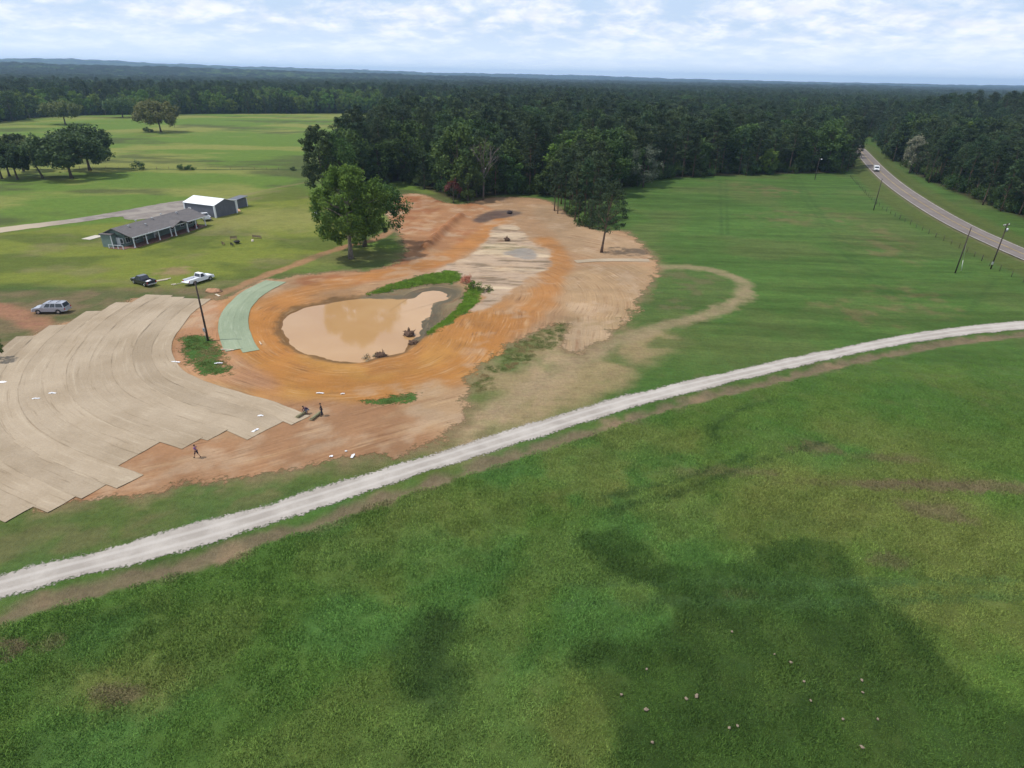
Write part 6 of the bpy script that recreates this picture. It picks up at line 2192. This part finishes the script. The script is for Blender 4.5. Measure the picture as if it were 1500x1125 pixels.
# ------------------------------------------------------------------ lawn things
tk = thing('water_tank', 'white plastic tank on the lawn beside the large oak', 'tank', on(462, 317.5))
MB().tube([(0, 0, 0), (0, 0, 0.08), (0, 0, 1.25), (0, 0, 1.45), (0, 0, 1.52)], [0.62, 0.66, 0.66, 0.5, 0.2], 18).build('tank_body', M_WHITEPL, tk)
MB().tube([(0, 0, 1.5), (0, 0, 1.62)], 0.2, 12).build('lid', M_WHITEPL, tk)
for z_ in (0.35, 0.7, 1.05):
    MB().tube([(0, 0, z_ - 0.03), (0, 0, z_), (0, 0, z_ + 0.03)], [0.665, 0.69, 0.665], 18).build('hoop', M_WHITEPL, tk)
chair('garden_bench', 'long dark wooden bench on the lawn, apart from the fire pit', on(377, 349.5), 2.9, M_WOOD, 2.4)
chair('garden_bench', 'pale topped wooden bench beside the dark fire pit', on(342.5, 351.5), 0.35, M_WOOD, 1.6)
chair('garden_chair', 'reddish wooden chair farthest from the long bench on the lawn', on(327.5, 359), 1.9, M_WOODDECK, 0.75)
chair('garden_chair', 'small black chair facing the fire pit', on(340.5, 360.5), 2.9, M_BLACK, 0.6)
fp = thing('fire_pit', 'round dark metal fire pit between the lawn seats', 'fire pit', on(347.5, 357))
MB().tube([(0, 0, 0.25), (0, 0, 0.32), (0, 0, 0.62), (0, 0, 0.66)], [0.4, 0.6, 0.78, 0.8], 18).build('bowl', M_BLACK, fp)
for i in range(4):
    MB().tube([(0.5 * math.cos(i * 1.57), 0.5 * math.sin(i * 1.57), 0), (0.45 * math.cos(i * 1.57), 0.45 * math.sin(i * 1.57), 0.35)], 0.04, 6).build('leg', M_BLACK, fp)
MB().tube([(-0.5, -0.2, 0.7), (0.5, 0.25, 0.74)], 0.1, 7).tube([(-0.4, 0.3, 0.7), (0.45, -0.25, 0.78)], 0.09, 7).build('logs', M_DARKWOOD, fp)
o = MB().tube([(0, 0, 0), (0, 0, 0.1), (0.02, 0, 0.42)], [0.36, 0.3, 0.28], 12).build('log_stool', M_PALEBOARD)
o.location = on(370, 353.5)
tag(o, 'short cut log standing on end by the long wooden bench', 'log')
# stones and clods in the near meadow
M_STONE = plain('pale_clod', (0.21, 0.165, 0.12), 0.95, noise=0.25, scale=5)
for i, (px_, py_, r_) in enumerate(((946, 1041, 0.26), (1020, 1021, 0.26), (1005, 1025, 0.2), (910, 1019, 0.16), (1068, 1068, 0.18), (1080, 1065, 0.16), (955, 1089, 0.18), (947, 982, 0.16), (1072, 927, 0.17), (1158, 972, 0.2),
                                    (1177, 1000, 0.16), (1262, 998, 0.17), (1263, 1016, 0.15), (1234, 1055, 0.17), (1285, 1055, 0.15), (1262, 1096, 0.22), (1134, 960, 0.13), (1187, 1028, 0.15))):
    o = MB().blob((0, 0, 0.06), (r_ * 0.7, r_ * 0.5, r_ * 0.3), 40 + i, 0.3, 9, 6).build('stone', M_STONE)
    o.location = on(px_, py_, 0.08)
    o.rotation_euler.z = i
    tag(o, 'pale clod lying in the dark grass patch of the near meadow', 'stone', 'pale clods in the dark grass')

# ------------------------------------------------------------------ lush grass about the pond and on the soil
def reed_bed(name, polys, sp, h, colr, ragged=0.6, brown=0.0):
    pts = []
    for Pq in polys:
        lo, hi = Pq.min(0), Pq.max(0)
        xs, ys_ = np.meshgrid(np.arange(lo[0], hi[0], sp), np.arange(lo[1], hi[1], sp))
        q = np.stack([xs.ravel(), ys_.ravel()], 1) + rng.uniform(-0.5, 0.5, (xs.size, 2)) * sp
        pts.append(q[sdf(q[:, 0], q[:, 1], Pq, 10) + (fbm(q[:, 0], q[:, 1], 2.0, 3, 601) - 0.5) * ragged < -0.15])
    q = np.vstack(pts)
    col = np.array(colr)[None, :] * rng.uniform(0.75, 1.3, (len(q), 1))
    bw = (sm(0.45, 0.65, fbm(q[:, 0], q[:, 1], 2.2, 4, 602)) * brown)[:, None]
    col = col * (1 - bw) + np.array([[0.16, 0.115, 0.055]]) * bw
    s_ = rng.uniform(0.6, 1.0, len(q))
    instancer(name, TUFTS, np.column_stack([q, zfun(q[:, 0], q[:, 1])]), rng.uniform(0, 6.28, len(q)), np.stack([s_, s_, s_ * h], 1), rng.integers(0, 4, len(q)), col)


reed_bed('pond_bank_grass', [POND_GRASS_A, POND_GRASS_B], 0.55, 1.6, (0.085, 0.155, 0.020))
reed_bed('island_grass', [ISLAND, TUFT, PATCH_R], 0.8, 0.7, (0.055, 0.080, 0.022), 4.0, 0.9)

# ------------------------------------------------------------------ the air
HZ0, HZ1 = float(ZZ.min()) - 1.0, 150.0
hm = bpy.data.materials.new('haze_air')
hm.use_nodes = True
nt = hm.node_tree
nt.nodes.clear()
pv = N(nt, 'ShaderNodeVolumePrincipled')
pv.inputs['Color'].default_value = (0.48, 0.70, 1.0, 1)
pv.inputs['Density'].default_value = 9.5e-5
pv.inputs['Anisotropy'].default_value = 0.25
mo = N(nt, 'ShaderNodeOutputMaterial')
L(nt, pv.outputs[0], mo.inputs['Volume'])
hz = MB().box((0, 7550, (HZ0 + HZ1) / 2), (29000, 15500, HZ1 - HZ0)).build('haze', hm)
hz['kind'] = 'stuff'
